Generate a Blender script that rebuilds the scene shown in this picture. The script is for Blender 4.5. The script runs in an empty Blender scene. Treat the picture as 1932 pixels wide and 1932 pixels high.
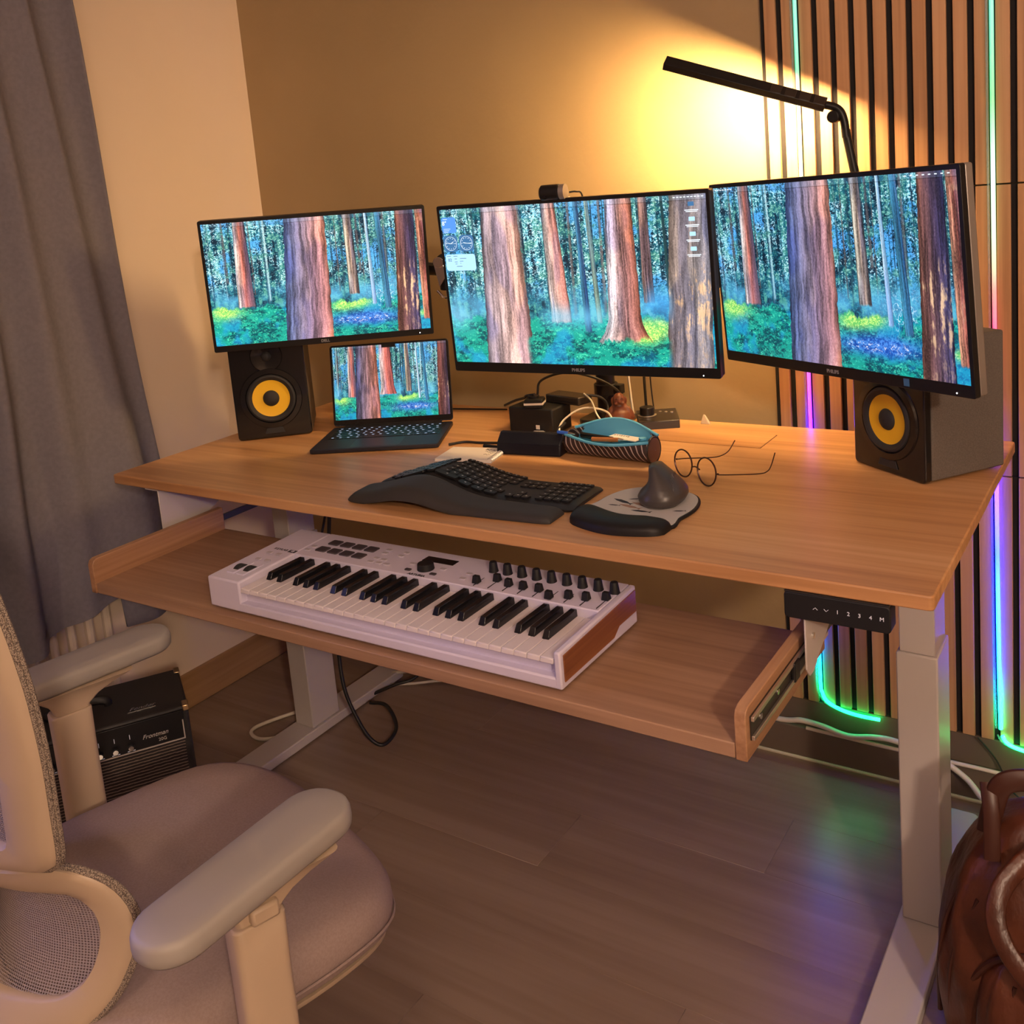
import bpy, math, random
import numpy as np
from mathutils import Vector, Matrix
random.seed(7)
PI = math.pi
SC = bpy.context.scene
COL = SC.collection
# ------------------------------------------------------------------ camera
cam_d = bpy.data.cameras.new('camera'); cam = bpy.data.objects.new('camera', cam_d); COL.objects.link(cam)
yaw, pitch, roll = 0.594704864, 0.160933486, 0.0860933121
fw = Vector((-math.sin(yaw)*math.cos(pitch), math.cos(yaw)*math.cos(pitch), -math.sin(pitch)))
rt = Vector((math.cos(yaw), math.sin(yaw), 0)); dn = fw.cross(rt)
cr, sr = math.cos(roll), math.sin(roll)
R_, D_ = rt*cr+dn*sr, -rt*sr+dn*cr
Mx = Matrix((R_, -D_, -fw)).transposed().to_4x4()
Mx.translation = Vector((0.2674, -1.3492, 1.4469))
cam.matrix_world = Mx
cam_d.sensor_width = 36; cam_d.sensor_fit = 'HORIZONTAL'
cam_d.lens = 36*1894.18/1932
cam_d.shift_y = -322/1932
cam_d.clip_start = .05
SC.camera = cam
# ------------------------------------------------------------------ colour management, world, lights
SC.view_settings.view_transform = 'Standard'; SC.view_settings.look = 'None'
SC.view_settings.exposure = 0.48; SC.view_settings.gamma = 1; SC.view_settings.use_curve_mapping = False
W = bpy.data.worlds.new('dusk'); SC.world = W; W.use_nodes = True
W.node_tree.nodes['Background'].inputs[0].default_value = (.20, .21, .66, 1)
W.node_tree.nodes['Background'].inputs[1].default_value = 7.6
def light(name, kind, loc, energy, color, size=.1, target=None, **kw):
    d = bpy.data.lights.new(name, kind); d.energy = energy; d.color = color
    o = bpy.data.objects.new(name, d); COL.objects.link(o); o.location = loc
    if kind == 'AREA':
        d.size = size
        for k, v in kw.items(): setattr(d, k, v)
    else: d.shadow_soft_size = size
    if target: o.rotation_euler = (Vector(target)-Vector(loc)).to_track_quat('-Z', 'Y').to_euler()
    return o
light('room_lamp', 'POINT', (1.75, -2.35, 2.12), 120, (1, .72, .53), .09)
light('ceiling_fill', 'POINT', (.2, -1.6, 2.45), 16, (1, .70, .52), .16)  # dim warm fill light added overhead, out of view
# dusk light coming in at the window in the left wall
light('window_portal', 'AREA', (-2.2, -1.30, 1.6), 1, (1, 1, 1), 1.5, (0, -1.30, 1.6), shape='RECTANGLE', size_y=1.2).data.cycles.is_portal = True

# ------------------------------------------------------------------ materials
def M(name, col, rough=.5, metal=0, spec=.5, emis=None, es=0, trans=0, alpha=1, coat=0):
    m = bpy.data.materials.new(name); m.use_nodes = True
    b = m.node_tree.nodes['Principled BSDF']
    b.inputs['Base Color'].default_value = (*col, 1)
    b.inputs['Roughness'].default_value = rough; b.inputs['Metallic'].default_value = metal
    b.inputs['Specular IOR Level'].default_value = spec
    if trans: b.inputs['Transmission Weight'].default_value = trans
    if coat: b.inputs['Coat Weight'].default_value = coat; b.inputs['Coat Roughness'].default_value = .06
    if alpha < 1: b.inputs['Alpha'].default_value = alpha
    if emis: b.inputs['Emission Color'].default_value = (*emis, 1); b.inputs['Emission Strength'].default_value = es
    return m
def nd(m, t, **kw):
    n = m.node_tree.nodes.new(t)
    for k, v in kw.items(): setattr(n, k, v)
    return n
def lk(m, a, b): m.node_tree.links.new(a, b)
def bsdf(m): return m.node_tree.nodes['Principled BSDF']
def noise_col(m, c1, c2, scale=(8, 8, 8), detail=5, lo=.35, hi=.65, bump=0, bscale=None, dist=0, coord='Object', dd=.002):
    tc = nd(m, 'ShaderNodeTexCoord'); mp = nd(m, 'ShaderNodeMapping'); mp.inputs['Scale'].default_value = scale
    lk(m, tc.outputs[coord], mp.inputs[0])
    nz = nd(m, 'ShaderNodeTexNoise'); nz.inputs['Scale'].default_value = 1; nz.inputs['Detail'].default_value = detail
    nz.inputs['Distortion'].default_value = dist
    lk(m, mp.outputs[0], nz.inputs[0])
    rp = nd(m, 'ShaderNodeValToRGB'); rp.color_ramp.elements[0].position = lo; rp.color_ramp.elements[1].position = hi
    rp.color_ramp.elements[0].color = (*c1, 1); rp.color_ramp.elements[1].color = (*c2, 1)
    lk(m, nz.outputs[0], rp.inputs[0]); lk(m, rp.outputs[0], bsdf(m).inputs['Base Color'])
    if bump:
        bp = nd(m, 'ShaderNodeBump'); bp.inputs['Strength'].default_value = bump; bp.inputs['Distance'].default_value = dd
        n2 = nd(m, 'ShaderNodeTexNoise'); n2.inputs['Scale'].default_value = 1; n2.inputs['Detail'].default_value = 4
        mp2 = nd(m, 'ShaderNodeMapping'); mp2.inputs['Scale'].default_value = bscale or scale
        lk(m, tc.outputs[coord], mp2.inputs[0]); lk(m, mp2.outputs[0], n2.inputs[0])
        lk(m, n2.outputs[0], bp.inputs['Height']); lk(m, bp.outputs[0], bsdf(m).inputs['Normal'])
    return rp
def wood(name, cd, cm, cl, axis='x', rough=.4, fine=90, stave=0, spec=.5, coat=0):
    """grain along one axis; three tones; optional staves glued side by side"""
    m = M(name, cm, rough, spec=spec, coat=coat)
    L, F_ = 2.2, fine
    sc = {'x': (L, F_, F_), 'y': (F_, L, F_), 'z': (F_, F_, L)}[axis]
    sb = {'x': (.9, 9, 9), 'y': (9, .9, 9), 'z': (9, 9, .9)}[axis]
    tc = nd(m, 'ShaderNodeTexCoord'); oi = nd(m, 'ShaderNodeObjectInfo')
    ad = nd(m, 'ShaderNodeVectorMath', operation='ADD'); sc3 = nd(m, 'ShaderNodeVectorMath', operation='SCALE')
    cmb = nd(m, 'ShaderNodeCombineXYZ')
    for i in range(3): lk(m, oi.outputs['Random'], cmb.inputs[i])
    lk(m, cmb.outputs[0], sc3.inputs[0]); sc3.inputs['Scale'].default_value = 13
    lk(m, tc.outputs['Object'], ad.inputs[0]); lk(m, sc3.outputs[0], ad.inputs[1])
    mp = nd(m, 'ShaderNodeMapping'); mp.inputs['Scale'].default_value = sc; lk(m, ad.outputs[0], mp.inputs[0])
    mb = nd(m, 'ShaderNodeMapping'); mb.inputs['Scale'].default_value = sb; lk(m, ad.outputs[0], mb.inputs[0])
    n1 = nd(m, 'ShaderNodeTexNoise'); n1.inputs['Scale'].default_value = 1; n1.inputs['Detail'].default_value = 6; lk(m, mp.outputs[0], n1.inputs[0])
    n2 = nd(m, 'ShaderNodeTexNoise'); n2.inputs['Scale'].default_value = 1; n2.inputs['Detail'].default_value = 3; n2.inputs['Distortion'].default_value = .6; lk(m, mb.outputs[0], n2.inputs[0])
    mx = nd(m, 'ShaderNodeMath', operation='ADD'); h1 = nd(m, 'ShaderNodeMath', operation='MULTIPLY'); h1.inputs[1].default_value = .5
    h2 = nd(m, 'ShaderNodeMath', operation='MULTIPLY'); h2.inputs[1].default_value = .5
    lk(m, n1.outputs[0], h1.inputs[0]); lk(m, n2.outputs[0], h2.inputs[0]); lk(m, h1.outputs[0], mx.inputs[0]); lk(m, h2.outputs[0], mx.inputs[1])
    last = mx.outputs[0]
    if stave:
        sx = nd(m, 'ShaderNodeSeparateXYZ'); lk(m, tc.outputs['Object'], sx.inputs[0])
        dv = nd(m, 'ShaderNodeMath', operation='DIVIDE'); dv.inputs[1].default_value = stave; lk(m, sx.outputs[{'x': 1, 'y': 0, 'z': 0}[axis]], dv.inputs[0])
        fl = nd(m, 'ShaderNodeMath', operation='FLOOR'); lk(m, dv.outputs[0], fl.inputs[0])
        wn = nd(m, 'ShaderNodeTexWhiteNoise', noise_dimensions='1D'); lk(m, fl.outputs[0], wn.inputs['W'])
        a = nd(m, 'ShaderNodeMath', operation='MULTIPLY_ADD'); a.inputs[1].default_value = .10; a.inputs[2].default_value = -.05
        lk(m, wn.outputs[0], a.inputs[0]); a2 = nd(m, 'ShaderNodeMath', operation='ADD'); lk(m, last, a2.inputs[0]); lk(m, a.outputs[0], a2.inputs[1]); last = a2.outputs[0]
    rp = nd(m, 'ShaderNodeValToRGB'); e = rp.color_ramp.elements
    e[0].position = .34; e[0].color = (*cd, 1); e[1].position = .62; e[1].color = (*cl, 1)
    k = e.new(.48); k.color = (*cm, 1)
    lk(m, last, rp.inputs[0]); lk(m, rp.outputs[0], bsdf(m).inputs['Base Color'])
    bp = nd(m, 'ShaderNodeBump'); bp.inputs['Strength'].default_value = .12; bp.inputs['Distance'].default_value = .001
    lk(m, n1.outputs[0], bp.inputs['Height']); lk(m, bp.outputs[0], bsdf(m).inputs['Normal'])
    return m
def weave(name, c1, c2, n=900, gap=.5, see=True):
    """open mesh fabric: real holes between threads through alpha"""
    m = M(name, c1, .7)
    tc = nd(m, 'ShaderNodeTexCoord'); sx = nd(m, 'ShaderNodeSeparateXYZ'); lk(m, tc.outputs['Object'], sx.inputs[0])
    outs = []
    for i, kk in ((0, n), (2, n)):
        q = nd(m, 'ShaderNodeMath', operation='MULTIPLY'); q.inputs[1].default_value = kk; lk(m, sx.outputs[i], q.inputs[0])
        s = nd(m, 'ShaderNodeMath', operation='SINE'); lk(m, q.outputs[0], s.inputs[0]); outs.append(s.outputs[0])
    mx = nd(m, 'ShaderNodeMath', operation='MAXIMUM'); lk(m, outs[0], mx.inputs[0]); lk(m, outs[1], mx.inputs[1])
    gt = nd(m, 'ShaderNodeMath', operation='GREATER_THAN'); gt.inputs[1].default_value = gap; lk(m, mx.outputs[0], gt.inputs[0])
    if see: lk(m, gt.outputs[0], bsdf(m).inputs['Alpha'])
    mc = nd(m, 'ShaderNodeMix', data_type='RGBA'); mc.inputs[6].default_value = (*c2, 1); mc.inputs[7].default_value = (*c1, 1)
    lk(m, gt.outputs[0], mc.inputs[0]); lk(m, mc.outputs[2], bsdf(m).inputs['Base Color'])
    return m

OAK = wood('oak_tabletop', (.43, .215, .085), (.57, .30, .125), (.66, .385, .18), 'x', .36, 60, stave=.205)
OAKT = wood('oak_tray', (.27, .15, .088), (.35, .205, .122), (.44, .27, .165), 'x', .42, 75, stave=.14)
OAKY = wood('oak_rail', (.22, .11, .055), (.36, .19, .095), (.47, .27, .145), 'y', .42, 80)
SLAT = wood('oak_slat_veneer', (.42, .22, .10), (.54, .30, .145), (.60, .35, .18), 'z', .5, 110)
WALNUT = wood('walnut_cheek', (.14, .045, .015), (.22, .075, .028), (.30, .11, .04), 'y', .35, 130)
FLOORM = wood('laminate', (.215, .150, .108), (.26, .185, .133), (.305, .225, .168), 'x', .34, 45, spec=.7)
BASEW = wood('oak_baseboard', (.30, .17, .07), (.38, .22, .10), (.44, .27, .13), 'y', .45, 60)
WBACK = M('ochre_wall_paint', (.42, .28, .14), .55); noise_col(WBACK, (.385, .275, .14), (.415, .30, .155), (3, 3, 3), bump=.22, bscale=(70, 70, 55), dd=.003)
WLEFT = M('cream_wall_paint', (.80, .63, .46), .6); noise_col(WLEFT, (.80, .66, .51), (.83, .69, .54), (2, 2, 2), bump=.12, bscale=(60, 60, 60), dd=.002)
WFAR = M('far_wall_paint', (.22, .16, .11), .7)
CEIL = M('ceiling_paint', (.7, .64, .56), .8)
SKIRT = M('brown_skirting_paint', (.15, .115, .085), .42)
WHITE = M('white_powder_coat', (.56, .52, .49), .38)
PLW = M('light_grey_chair_plastic', (.45, .35, .245), .45)
PADG = M('warm_grey_arm_pad', (.31, .285, .255), .55)
SEATF = M('taupe_seat_fabric', (.44, .33, .30), .85); noise_col(SEATF, (.275, .205, .185), (.31, .235, .215), (300, 300, 300), bump=.15, bscale=(900, 900, 900), dd=.001)
MESHF = weave('grey_back_mesh', (.30, .26, .27), (.05, .05, .06), 1900, .35)
PIPE = M('grey_mesh_edging', (.36, .30, .24), .8)
def _pipe():
    m = PIPE; tc = nd(m, 'ShaderNodeTexCoord'); mp = nd(m, 'ShaderNodeMapping'); mp.inputs['Scale'].default_value = (800, 800, 800)
    lk(m, tc.outputs['Object'], mp.inputs[0]); v = nd(m, 'ShaderNodeTexVoronoi'); v.inputs['Scale'].default_value = 1; lk(m, mp.outputs[0], v.inputs[0])
    r = nd(m, 'ShaderNodeValToRGB'); r.color_ramp.elements[0].color = (.55, .46, .36, 1); r.color_ramp.elements[1].color = (.08, .06, .05, 1); r.color_ramp.elements[1].position = .7
    lk(m, v.outputs[0], r.inputs[0]); lk(m, r.outputs[0], bsdf(m).inputs['Base Color'])
_pipe()
BLK = M('satin_black_plastic', (.009, .009, .010), .38, spec=.35)
BLKM = M('matt_black_plastic', (.012, .012, .013), .55, spec=.3)
GLOSS = M('gloss_black', (.008, .008, .009), .14, coat=.2)
FELT = M('black_felt', (.012, .011, .012), .95)
SPKSIDE = M('speaker_vinyl', (.13, .115, .10), .55); noise_col(SPKSIDE, (.11, .10, .088), (.15, .135, .12), (400, 400, 400), bump=.3, bscale=(700, 700, 700), dd=.001)
YEL = M('yellow_aramid_cone', (.86, .53, .02), .42)
RUB = M('rubber', (.02, .02, .022), .7)
STEEL = M('steel', (.85, .82, .76), .38, 1)
DSTEEL = M('dark_steel', (.10, .095, .09), .35, .8)
CHROME = M('chrome', (.8, .78, .74), .12, 1)
SILV = M('silver_monitor_edge', (.34, .31, .28), .38, .5)
CURT = M('grey_curtain', (.20, .185, .20), .9); noise_col(CURT, (.165, .155, .18), (.19, .18, .205), (90, 90, 90), bump=.2, bscale=(500, 500, 500), dd=.001)
RADW = M('radiator_enamel', (.72, .62, .50), .4)
KBD = M('graphite_keyboard', (.020, .019, .020), .5, spec=.35)
KREST = M('charcoal_palm_rest', (.038, .035, .034), .6, spec=.35)
KCAP = M('keycap', (.012, .012, .014), .42, spec=.35)
KLEG = M('key_legend', (.5, .5, .5), .5)
LAPM = M('midnight_aluminium', (.020, .020, .030), .5, .3)
PIAW = M('white_controller_plastic', (.66, .62, .76), .4)
KEYW = M('white_key_plastic', (.72, .66, .68), .28)
KEYB = M('black_key_plastic', (.010, .010, .012), .16)
GREYB = M('translucent_button', (.50, .46, .52), .5)
DKPAD = M('dark_pad_rubber', (.06, .05, .06), .5)
PRINT = M('dark_print', (.02, .02, .03), .6)
PRINTW = M('white_print', (.75, .75, .78), .5, emis=(.8, .85, 1), es=.08)
LEA = M('cognac_leather', (.20, .055, .022), .36, coat=.0)
noise_col(LEA, (.050, .014, .007), (.13, .036, .015), (9, 9, 9), bump=.7, bscale=(26, 26, 13), dd=.008)
LEAD = M('dark_leather_strap', (.055, .016, .009), .4)
PADT = M('printed_mouse_mat', (.52, .50, .47), .6)
GEL = M('black_gel_rest', (.011, .010, .010), .5, spec=.3)
MOUSE = M('graphite_mouse', (.060, .052, .048), .34, spec=.45)
GLASSF = M('dark_wire', (.06, .025, .02), .3, .6)
GLASS = bpy.data.materials.new('thin_clear_glass'); GLASS.use_nodes = True
def _gl():
    m = GLASS; nt = m.node_tree; nt.nodes.remove(bsdf(m)); out = nt.nodes['Material Output']
    a = nd(m, 'ShaderNodeBsdfTransparent'); b = nd(m, 'ShaderNodeBsdfGlossy'); b.inputs['Roughness'].default_value = .02
    fr = nd(m, 'ShaderNodeFresnel'); fr.inputs[0].default_value = 1.35; mx = nd(m, 'ShaderNodeMixShader')
    lk(m, fr.outputs[0], mx.inputs[0]); lk(m, a.outputs[0], mx.inputs[1]); lk(m, b.outputs[0], mx.inputs[2]); lk(m, mx.outputs[0], out.inputs[0])
_gl()
BLUE = M('light_blue_zip_lining', (.10, .42, .68), .6)
WOODF = M('carved_brown_wood', (.17, .055, .025), .42)
CASEF = M('navy_case', (.006, .007, .014), .5, spec=.3)
PAPER = M('notebook_paper', (.80, .74, .66), .7)
CABW = M('white_cable', (.75, .68, .56), .45)
CABB = M('black_cable', (.012, .012, .012), .45)
TOLEX = M('black_tolex', (.018, .017, .016), .55); noise_col(TOLEX, (.014, .013, .012), (.026, .024, .022), (500, 500, 500), bump=.4, bscale=(500, 500, 500), dd=.001)
BRASS = M('brass', (.7, .52, .28), .3, 1)
SMOKE = M('dark_bronze_box', (.030, .024, .020), .3)
# amplifier grille cloth: silver and black woven bands
GRILL = M('silver_grille_cloth', (.1, .1, .1), .7)
def _gr():
    m = GRILL; tc = nd(m, 'ShaderNodeTexCoord'); sx = nd(m, 'ShaderNodeSeparateXYZ'); lk(m, tc.outputs['Object'], sx.inputs[0])
    nz = nd(m, 'ShaderNodeTexNoise'); nz.inputs['Scale'].default_value = 120; lk(m, tc.outputs['Object'], nz.inputs[0])
    q = nd(m, 'ShaderNodeMath', operation='MULTIPLY'); q.inputs[1].default_value = 900; lk(m, sx.outputs[2], q.inputs[0])
    w = nd(m, 'ShaderNodeMath', operation='MULTIPLY_ADD'); w.inputs[1].default_value = 2.5; lk(m, nz.outputs[0], w.inputs[0]); lk(m, q.outputs[0], w.inputs[2])
    s = nd(m, 'ShaderNodeMath', operation='SINE'); lk(m, w.outputs[0], s.inputs[0])
    r = nd(m, 'ShaderNodeValToRGB'); r.color_ramp.elements[0].position = .35; r.color_ramp.elements[0].color = (.012, .01, .01, 1); r.color_ramp.elements[1].position = .85; r.color_ramp.elements[1].color = (.22, .17, .13, 1)
    lk(m, s.outputs[0], r.inputs[0]); lk(m, r.outputs[0], bsdf(m).inputs['Base Color'])
_gr()
# striped pencil case
STRIPE = M('brown_striped_canvas', (.1, .05, .04), .7)
def _st():
    m = STRIPE; tc = nd(m, 'ShaderNodeTexCoord'); sx = nd(m, 'ShaderNodeSeparateXYZ'); lk(m, tc.outputs['Object'], sx.inputs[0])
    t = nd(m, 'ShaderNodeMath', operation='MULTIPLY_ADD'); t.inputs[1].default_value = .35; lk(m, sx.outputs[2], t.inputs[0]); lk(m, sx.outputs[0], t.inputs[2])
    q = nd(m, 'ShaderNodeMath', operation='MULTIPLY'); q.inputs[1].default_value = 2*PI/.0125; lk(m, t.outputs[0], q.inputs[0])
    s = nd(m, 'ShaderNodeMath', operation='SINE'); lk(m, q.outputs[0], s.inputs[0])
    r = nd(m, 'ShaderNodeValToRGB'); r.color_ramp.interpolation = 'CONSTANT'; r.color_ramp.elements[0].color = (.035, .018, .018, 1); r.color_ramp.elements[1].position = .80; r.color_ramp.elements[1].color = (.50, .42, .40, 1)
    lk(m, s.outputs[0], r.inputs[0]); lk(m, r.outputs[0], bsdf(m).inputs['Base Color'])
_st()
LEDM = M('led_rope', (.6, .6, .6), .4)
def _led():
    m = LEDM; g = nd(m, 'ShaderNodeNewGeometry'); sx = nd(m, 'ShaderNodeSeparateXYZ'); lk(m, g.outputs['Position'], sx.inputs[0])
    mr = nd(m, 'ShaderNodeMapRange'); mr.inputs[1].default_value = 0; mr.inputs[2].default_value = 2.0; lk(m, sx.outputs[2], mr.inputs[0])
    r = nd(m, 'ShaderNodeValToRGB'); e = r.color_ramp.elements
    st = [(.145, (0, .17, .028)), (.19, (0, .18, .055)), (.25, (0, .15, .18)), (.33, (0, .035, .62)), (.58, (0, .007, .62)), (.80, (.016, .0008, .34)),
          (.92, (.019, .0, .03)), (1.05, (.026, .0, .005)), (1.14, (.020, .004, .004)), (1.24, (.014, .021, .0115)), (1.38, (.0115, .029, .016)), (1.52, (.0, .014, .004)), (1.68, (0, .0125, .009)), (1.95, (0, .0115, .0105))]
    e[0].position = st[0][0]/2; e[0].color = (*st[0][1], 1); e[1].position = st[-1][0]/2; e[1].color = (*st[-1][1], 1)
    for p, c in st[1:-1]: k = e.new(p/2); k.color = (*c, 1)
    lk(m, mr.outputs[0], r.inputs[0]); lk(m, r.outputs[0], bsdf(m).inputs['Emission Color']); bsdf(m).inputs['Emission Strength'].default_value = 46
_led()
LEDSIL = M('clear_silicone', (.6, .65, .8), .25, trans=.7, alpha=.5)
LAMPE = M('lamp_diffuser', (1, .9, .7), .5, emis=(1, .61, .26), es=520)

# ------------------------------------------------------------------ mesh helpers
class MB:
    def __init__(s): s.v = []; s.f = []; s.m = []
    def add(s, vs, fs, T=None, mi=0):
        b = len(s.v)
        s.v += [tuple(T @ Vector(p)) if T else tuple(p) for p in vs]
        s.f += [tuple(b+i for i in f) for f in fs]; s.m += [mi]*len(fs); return s
    def box(s, x0, x1, y0, y1, z0, z1, T=None, mi=0):
        return s.add([(x0, y0, z0), (x1, y0, z0), (x1, y1, z0), (x0, y1, z0), (x0, y0, z1), (x1, y0, z1), (x1, y1, z1), (x0, y1, z1)],
                     [(3, 2, 1, 0), (4, 5, 6, 7), (0, 1, 5, 4), (1, 2, 6, 5), (2, 3, 7, 6), (3, 0, 4, 7)], T, mi)
    def loft(s, rings, T=None, mi=0, cap=True, closed=True):
        n = len(rings[0]); vs = [p for r in rings for p in r]; fs = []
        for k in range(len(rings)-1):
            for i in range(n if closed else n-1):
                j = (i+1) % n; fs.append((k*n+i, k*n+j, (k+1)*n+j, (k+1)*n+i))
        if cap and closed: fs += [tuple(range(n-1, -1, -1)), tuple((len(rings)-1)*n+i for i in range(n))]
        return s.add(vs, fs, T, mi)
    def lathe(s, prof, n=32, T=None, mi=0, cap=False):
        return s.loft([[(r*math.cos(2*PI*i/n), r*math.sin(2*PI*i/n), z) for i in range(n)] for r, z in prof], T, mi, cap)
    def cyl(s, r, z0, z1, n=24, T=None, mi=0, r2=None):
        return s.lathe([(r, z0), (r if r2 is None else r2, z1)], n, T, mi, True)
    def prism(s, pts, z0, z1, T=None, mi=0):
        return s.loft([[(x, y, z0) for x, y in pts], [(x, y, z1) for x, y in pts]], T, mi)
    def tube(s, path, r, n=8, sub=6, T=None, mi=0, closed=False, flat=None):
        P = [Vector(p) for p in path]
        if sub > 1 and len(P) > 2:
            Q = []
            m = len(P)
            rng = range(m) if closed else range(m-1)
            for i in rng:
                p1, p2 = P[i], P[(i+1) % m]
                p0 = P[(i-1) % m] if closed or i > 0 else p1*2-p2
                p3 = P[(i+2) % m] if closed or i+2 < m else p2*2-p1
                for k in range(sub):
                    t = k/sub
                    Q.append(.5*((2*p1)+(-p0+p2)*t+(2*p0-5*p1+4*p2-p3)*t*t+(-p0+3*p1-3*p2+p3)*t**3))
            if not closed: Q.append(P[-1])
            P = Q
        rings = []; up = None
        for i, p in enumerate(P):
            a = P[(i-1) % len(P)] if closed or i > 0 else P[i]; b = P[(i+1) % len(P)] if closed or i < len(P)-1 else P[i]
            t = (b-a).normalized()
            if up is None: up = t.orthogonal().normalized()
            up = (up-t*up.dot(t)).normalized(); sd = t.cross(up)
            rr = r(i/max(1, len(P)-1)) if callable(r) else r
            rings.append([tuple(p+up*rr*math.cos(2*PI*k/n)+sd*rr*(flat or 1)*math.sin(2*PI*k/n)) for k in range(n)])
        if closed: rings.append(rings[0]); return s.loft(rings, T, mi, False)
        return s.loft(rings, T, mi)
    def grid(s, nu, nv, fn, T=None, mi=0, closed_u=False):
        vs = [fn(i/(nu-1), j/(nv-1)) for j in range(nv) for i in range(nu)]
        fs = [(j*nu+i, j*nu+i+1, (j+1)*nu+i+1, (j+1)*nu+i) for j in range(nv-1) for i in range(nu-1)]
        return s.add(vs, fs, T, mi)
    def mesh(s, name, mats, angle=35, merge=False):
        me = bpy.data.meshes.new(name); me.from_pydata(s.v, [], s.f)
        for m in (mats if isinstance(mats, (list, tuple)) else [mats]): me.materials.append(m)
        me.polygons.foreach_set('material_index', s.m)
        me.polygons.foreach_set('use_smooth', [True]*len(me.polygons))
        me.validate(); me.update()
        if merge:
            import bmesh
            bm = bmesh.new(); bm.from_mesh(me); bmesh.ops.remove_doubles(bm, verts=bm.verts, dist=1e-5); bmesh.ops.recalc_face_normals(bm, faces=bm.faces); bm.to_mesh(me); bm.free()
        me.set_sharp_from_angle(angle=math.radians(angle))
        return me
    def build(s, name, mats, parent=None, bevel=0, angle=35, seg=2, label=None, merge=False, kind=None):
        return link(name, s.mesh(name, mats, angle, merge), parent, bevel, seg, label, kind)
def link(name, me, parent=None, bevel=0, seg=2, label=None, kind=None):
    o = bpy.data.objects.new(name, me); COL.objects.link(o)
    if parent: o.parent = parent
    if bevel:
        b = o.modifiers.new('bevel', 'BEVEL'); b.width = bevel; b.segments = seg; b.limit_method = 'ANGLE'; b.angle_limit = math.radians(40); b.harden_normals = False
    if label: o['label'] = label
    if kind: o['kind'] = kind
    return o
def tag(o, label, cat, group=None):
    o['label'] = label; o['category'] = cat
    if group: o['group'] = group
    return o
def thing(name, label, cat, loc=(0, 0, 0), rz=0, group=None):
    o = bpy.data.objects.new(name, None); COL.objects.link(o); o.empty_display_size = .05
    o.location = loc; o.rotation_euler = (0, 0, rz); return tag(o, label, cat, group)
def rr(w, h, r, n=6, cx=0, cy=0):
    pts = []
    for sx, sy, a0 in ((1, -1, -PI/2), (1, 1, 0), (-1, 1, PI/2), (-1, -1, PI)):
        for k in range(n+1):
            a = a0+PI/2*k/n; pts.append((cx+sx*(w/2-r)+r*math.cos(a), cy+sy*(h/2-r)+r*math.sin(a)))
    return pts
def TR(x=0, y=0, z=0, rx=0, ry=0, rz=0): return Matrix.Translation((x, y, z)) @ Matrix.Rotation(rz, 4, 'Z') @ Matrix.Rotation(ry, 4, 'Y') @ Matrix.Rotation(rx, 4, 'X')
XZ = Matrix(((1, 0, 0, 0), (0, 0, -1, 0), (0, 1, 0, 0), (0, 0, 0, 1)))   # local xy -> world xz, local +z -> world -y
def text_obj(name, body, size, mat, parent, T, depth=.0003, align='CENTER', shear=0, bold=0):
    c = bpy.data.curves.new(name, 'FONT'); c.body = body; c.size = size; c.align_x = align; c.align_y = 'CENTER'; c.extrude = depth; c.shear = shear; c.offset = bold
    t = bpy.data.objects.new('tmp', c); COL.objects.link(t)
    dg = bpy.context.evaluated_depsgraph_get(); dg.update()
    me = bpy.data.meshes.new_from_object(t.evaluated_get(dg)); bpy.data.objects.remove(t)
    me.transform(T); me.materials.clear(); me.materials.append(mat)
    return link(name, me, parent)
def struct(o): o['kind'] = 'structure'; return o
H = .845       # desk top height

# ------------------------------------------------------------------ the room shell
XL, YB = -2.133, .87
struct(MB().box(XL-.1, 2.7, -3.5, 1.0, -.06, -.004).build('floor', FLOORM))
fl = bpy.data.objects['floor']
# laminate planks, joints just open
pw, pl = .193, 1.286
k = 0; y = 1.0-pw
random.seed(3)
while y > -3.4:
    x = XL - (k*.43 % pl)
    while x < 2.6:
        x0, x1 = max(x, XL), min(x+pl, 2.65)
        if x1-x0 > .05 and y < YB:
            o = MB().box(x0+.0002, x1-.0002, y+.0002, min(y+pw, YB)-.0002, -.004, 0).build('plank', FLOORM, fl, bevel=.0003, seg=1)
        x += pl
    y -= pw; k += 1
struct(MB().box(XL-.12, 2.7, YB, YB+.12, 0, 2.6).build('wall_back', WBACK))
WY0, WY1, WZ0, WZ1 = -2.05, -.55, .95, 2.15
wl = MB()
wl.box(XL-.12, XL, -3.5, WY0, 0, 2.6).box(XL-.12, XL, WY1, YB, 0, 2.6).box(XL-.12, XL, WY0, WY1, 0, WZ0).box(XL-.12, XL, WY0, WY1, WZ1, 2.6)
struct(wl.build('wall_left', WLEFT))
struct(MB().box(2.65, 2.75, -3.5, 1.0, 0, 2.6).build('wall_right', WFAR))
struct(MB().box(XL-.12, 2.75, -3.6, -3.5, 0, 2.6).build('wall_front', WFAR))
struct(MB().box(XL-.12, 2.75, -3.6, 1.0, 2.6, 2.68).build('ceiling', CEIL))
# window, hidden from here by curtain and frame edge but it lets the blue dusk in
wn = MB()
for a, b in ((WY0, WY0+.05), (WY1-.05, WY1), (-1.325, -1.275)): wn.box(XL-.09, XL-.04, a, b, WZ0, WZ1)
wn.box(XL-.09, XL-.04, WY0, WY1, WZ0, WZ0+.05).box(XL-.09, XL-.04, WY0, WY1, WZ1-.05, WZ1)
w1 = struct(wn.build('window_1', WHITE, bevel=.003))
MB().box(XL-.068, XL-.064, WY0+.05, WY1-.05, WZ0+.05, WZ1-.05).build('pane', GLASS, w1)
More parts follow.
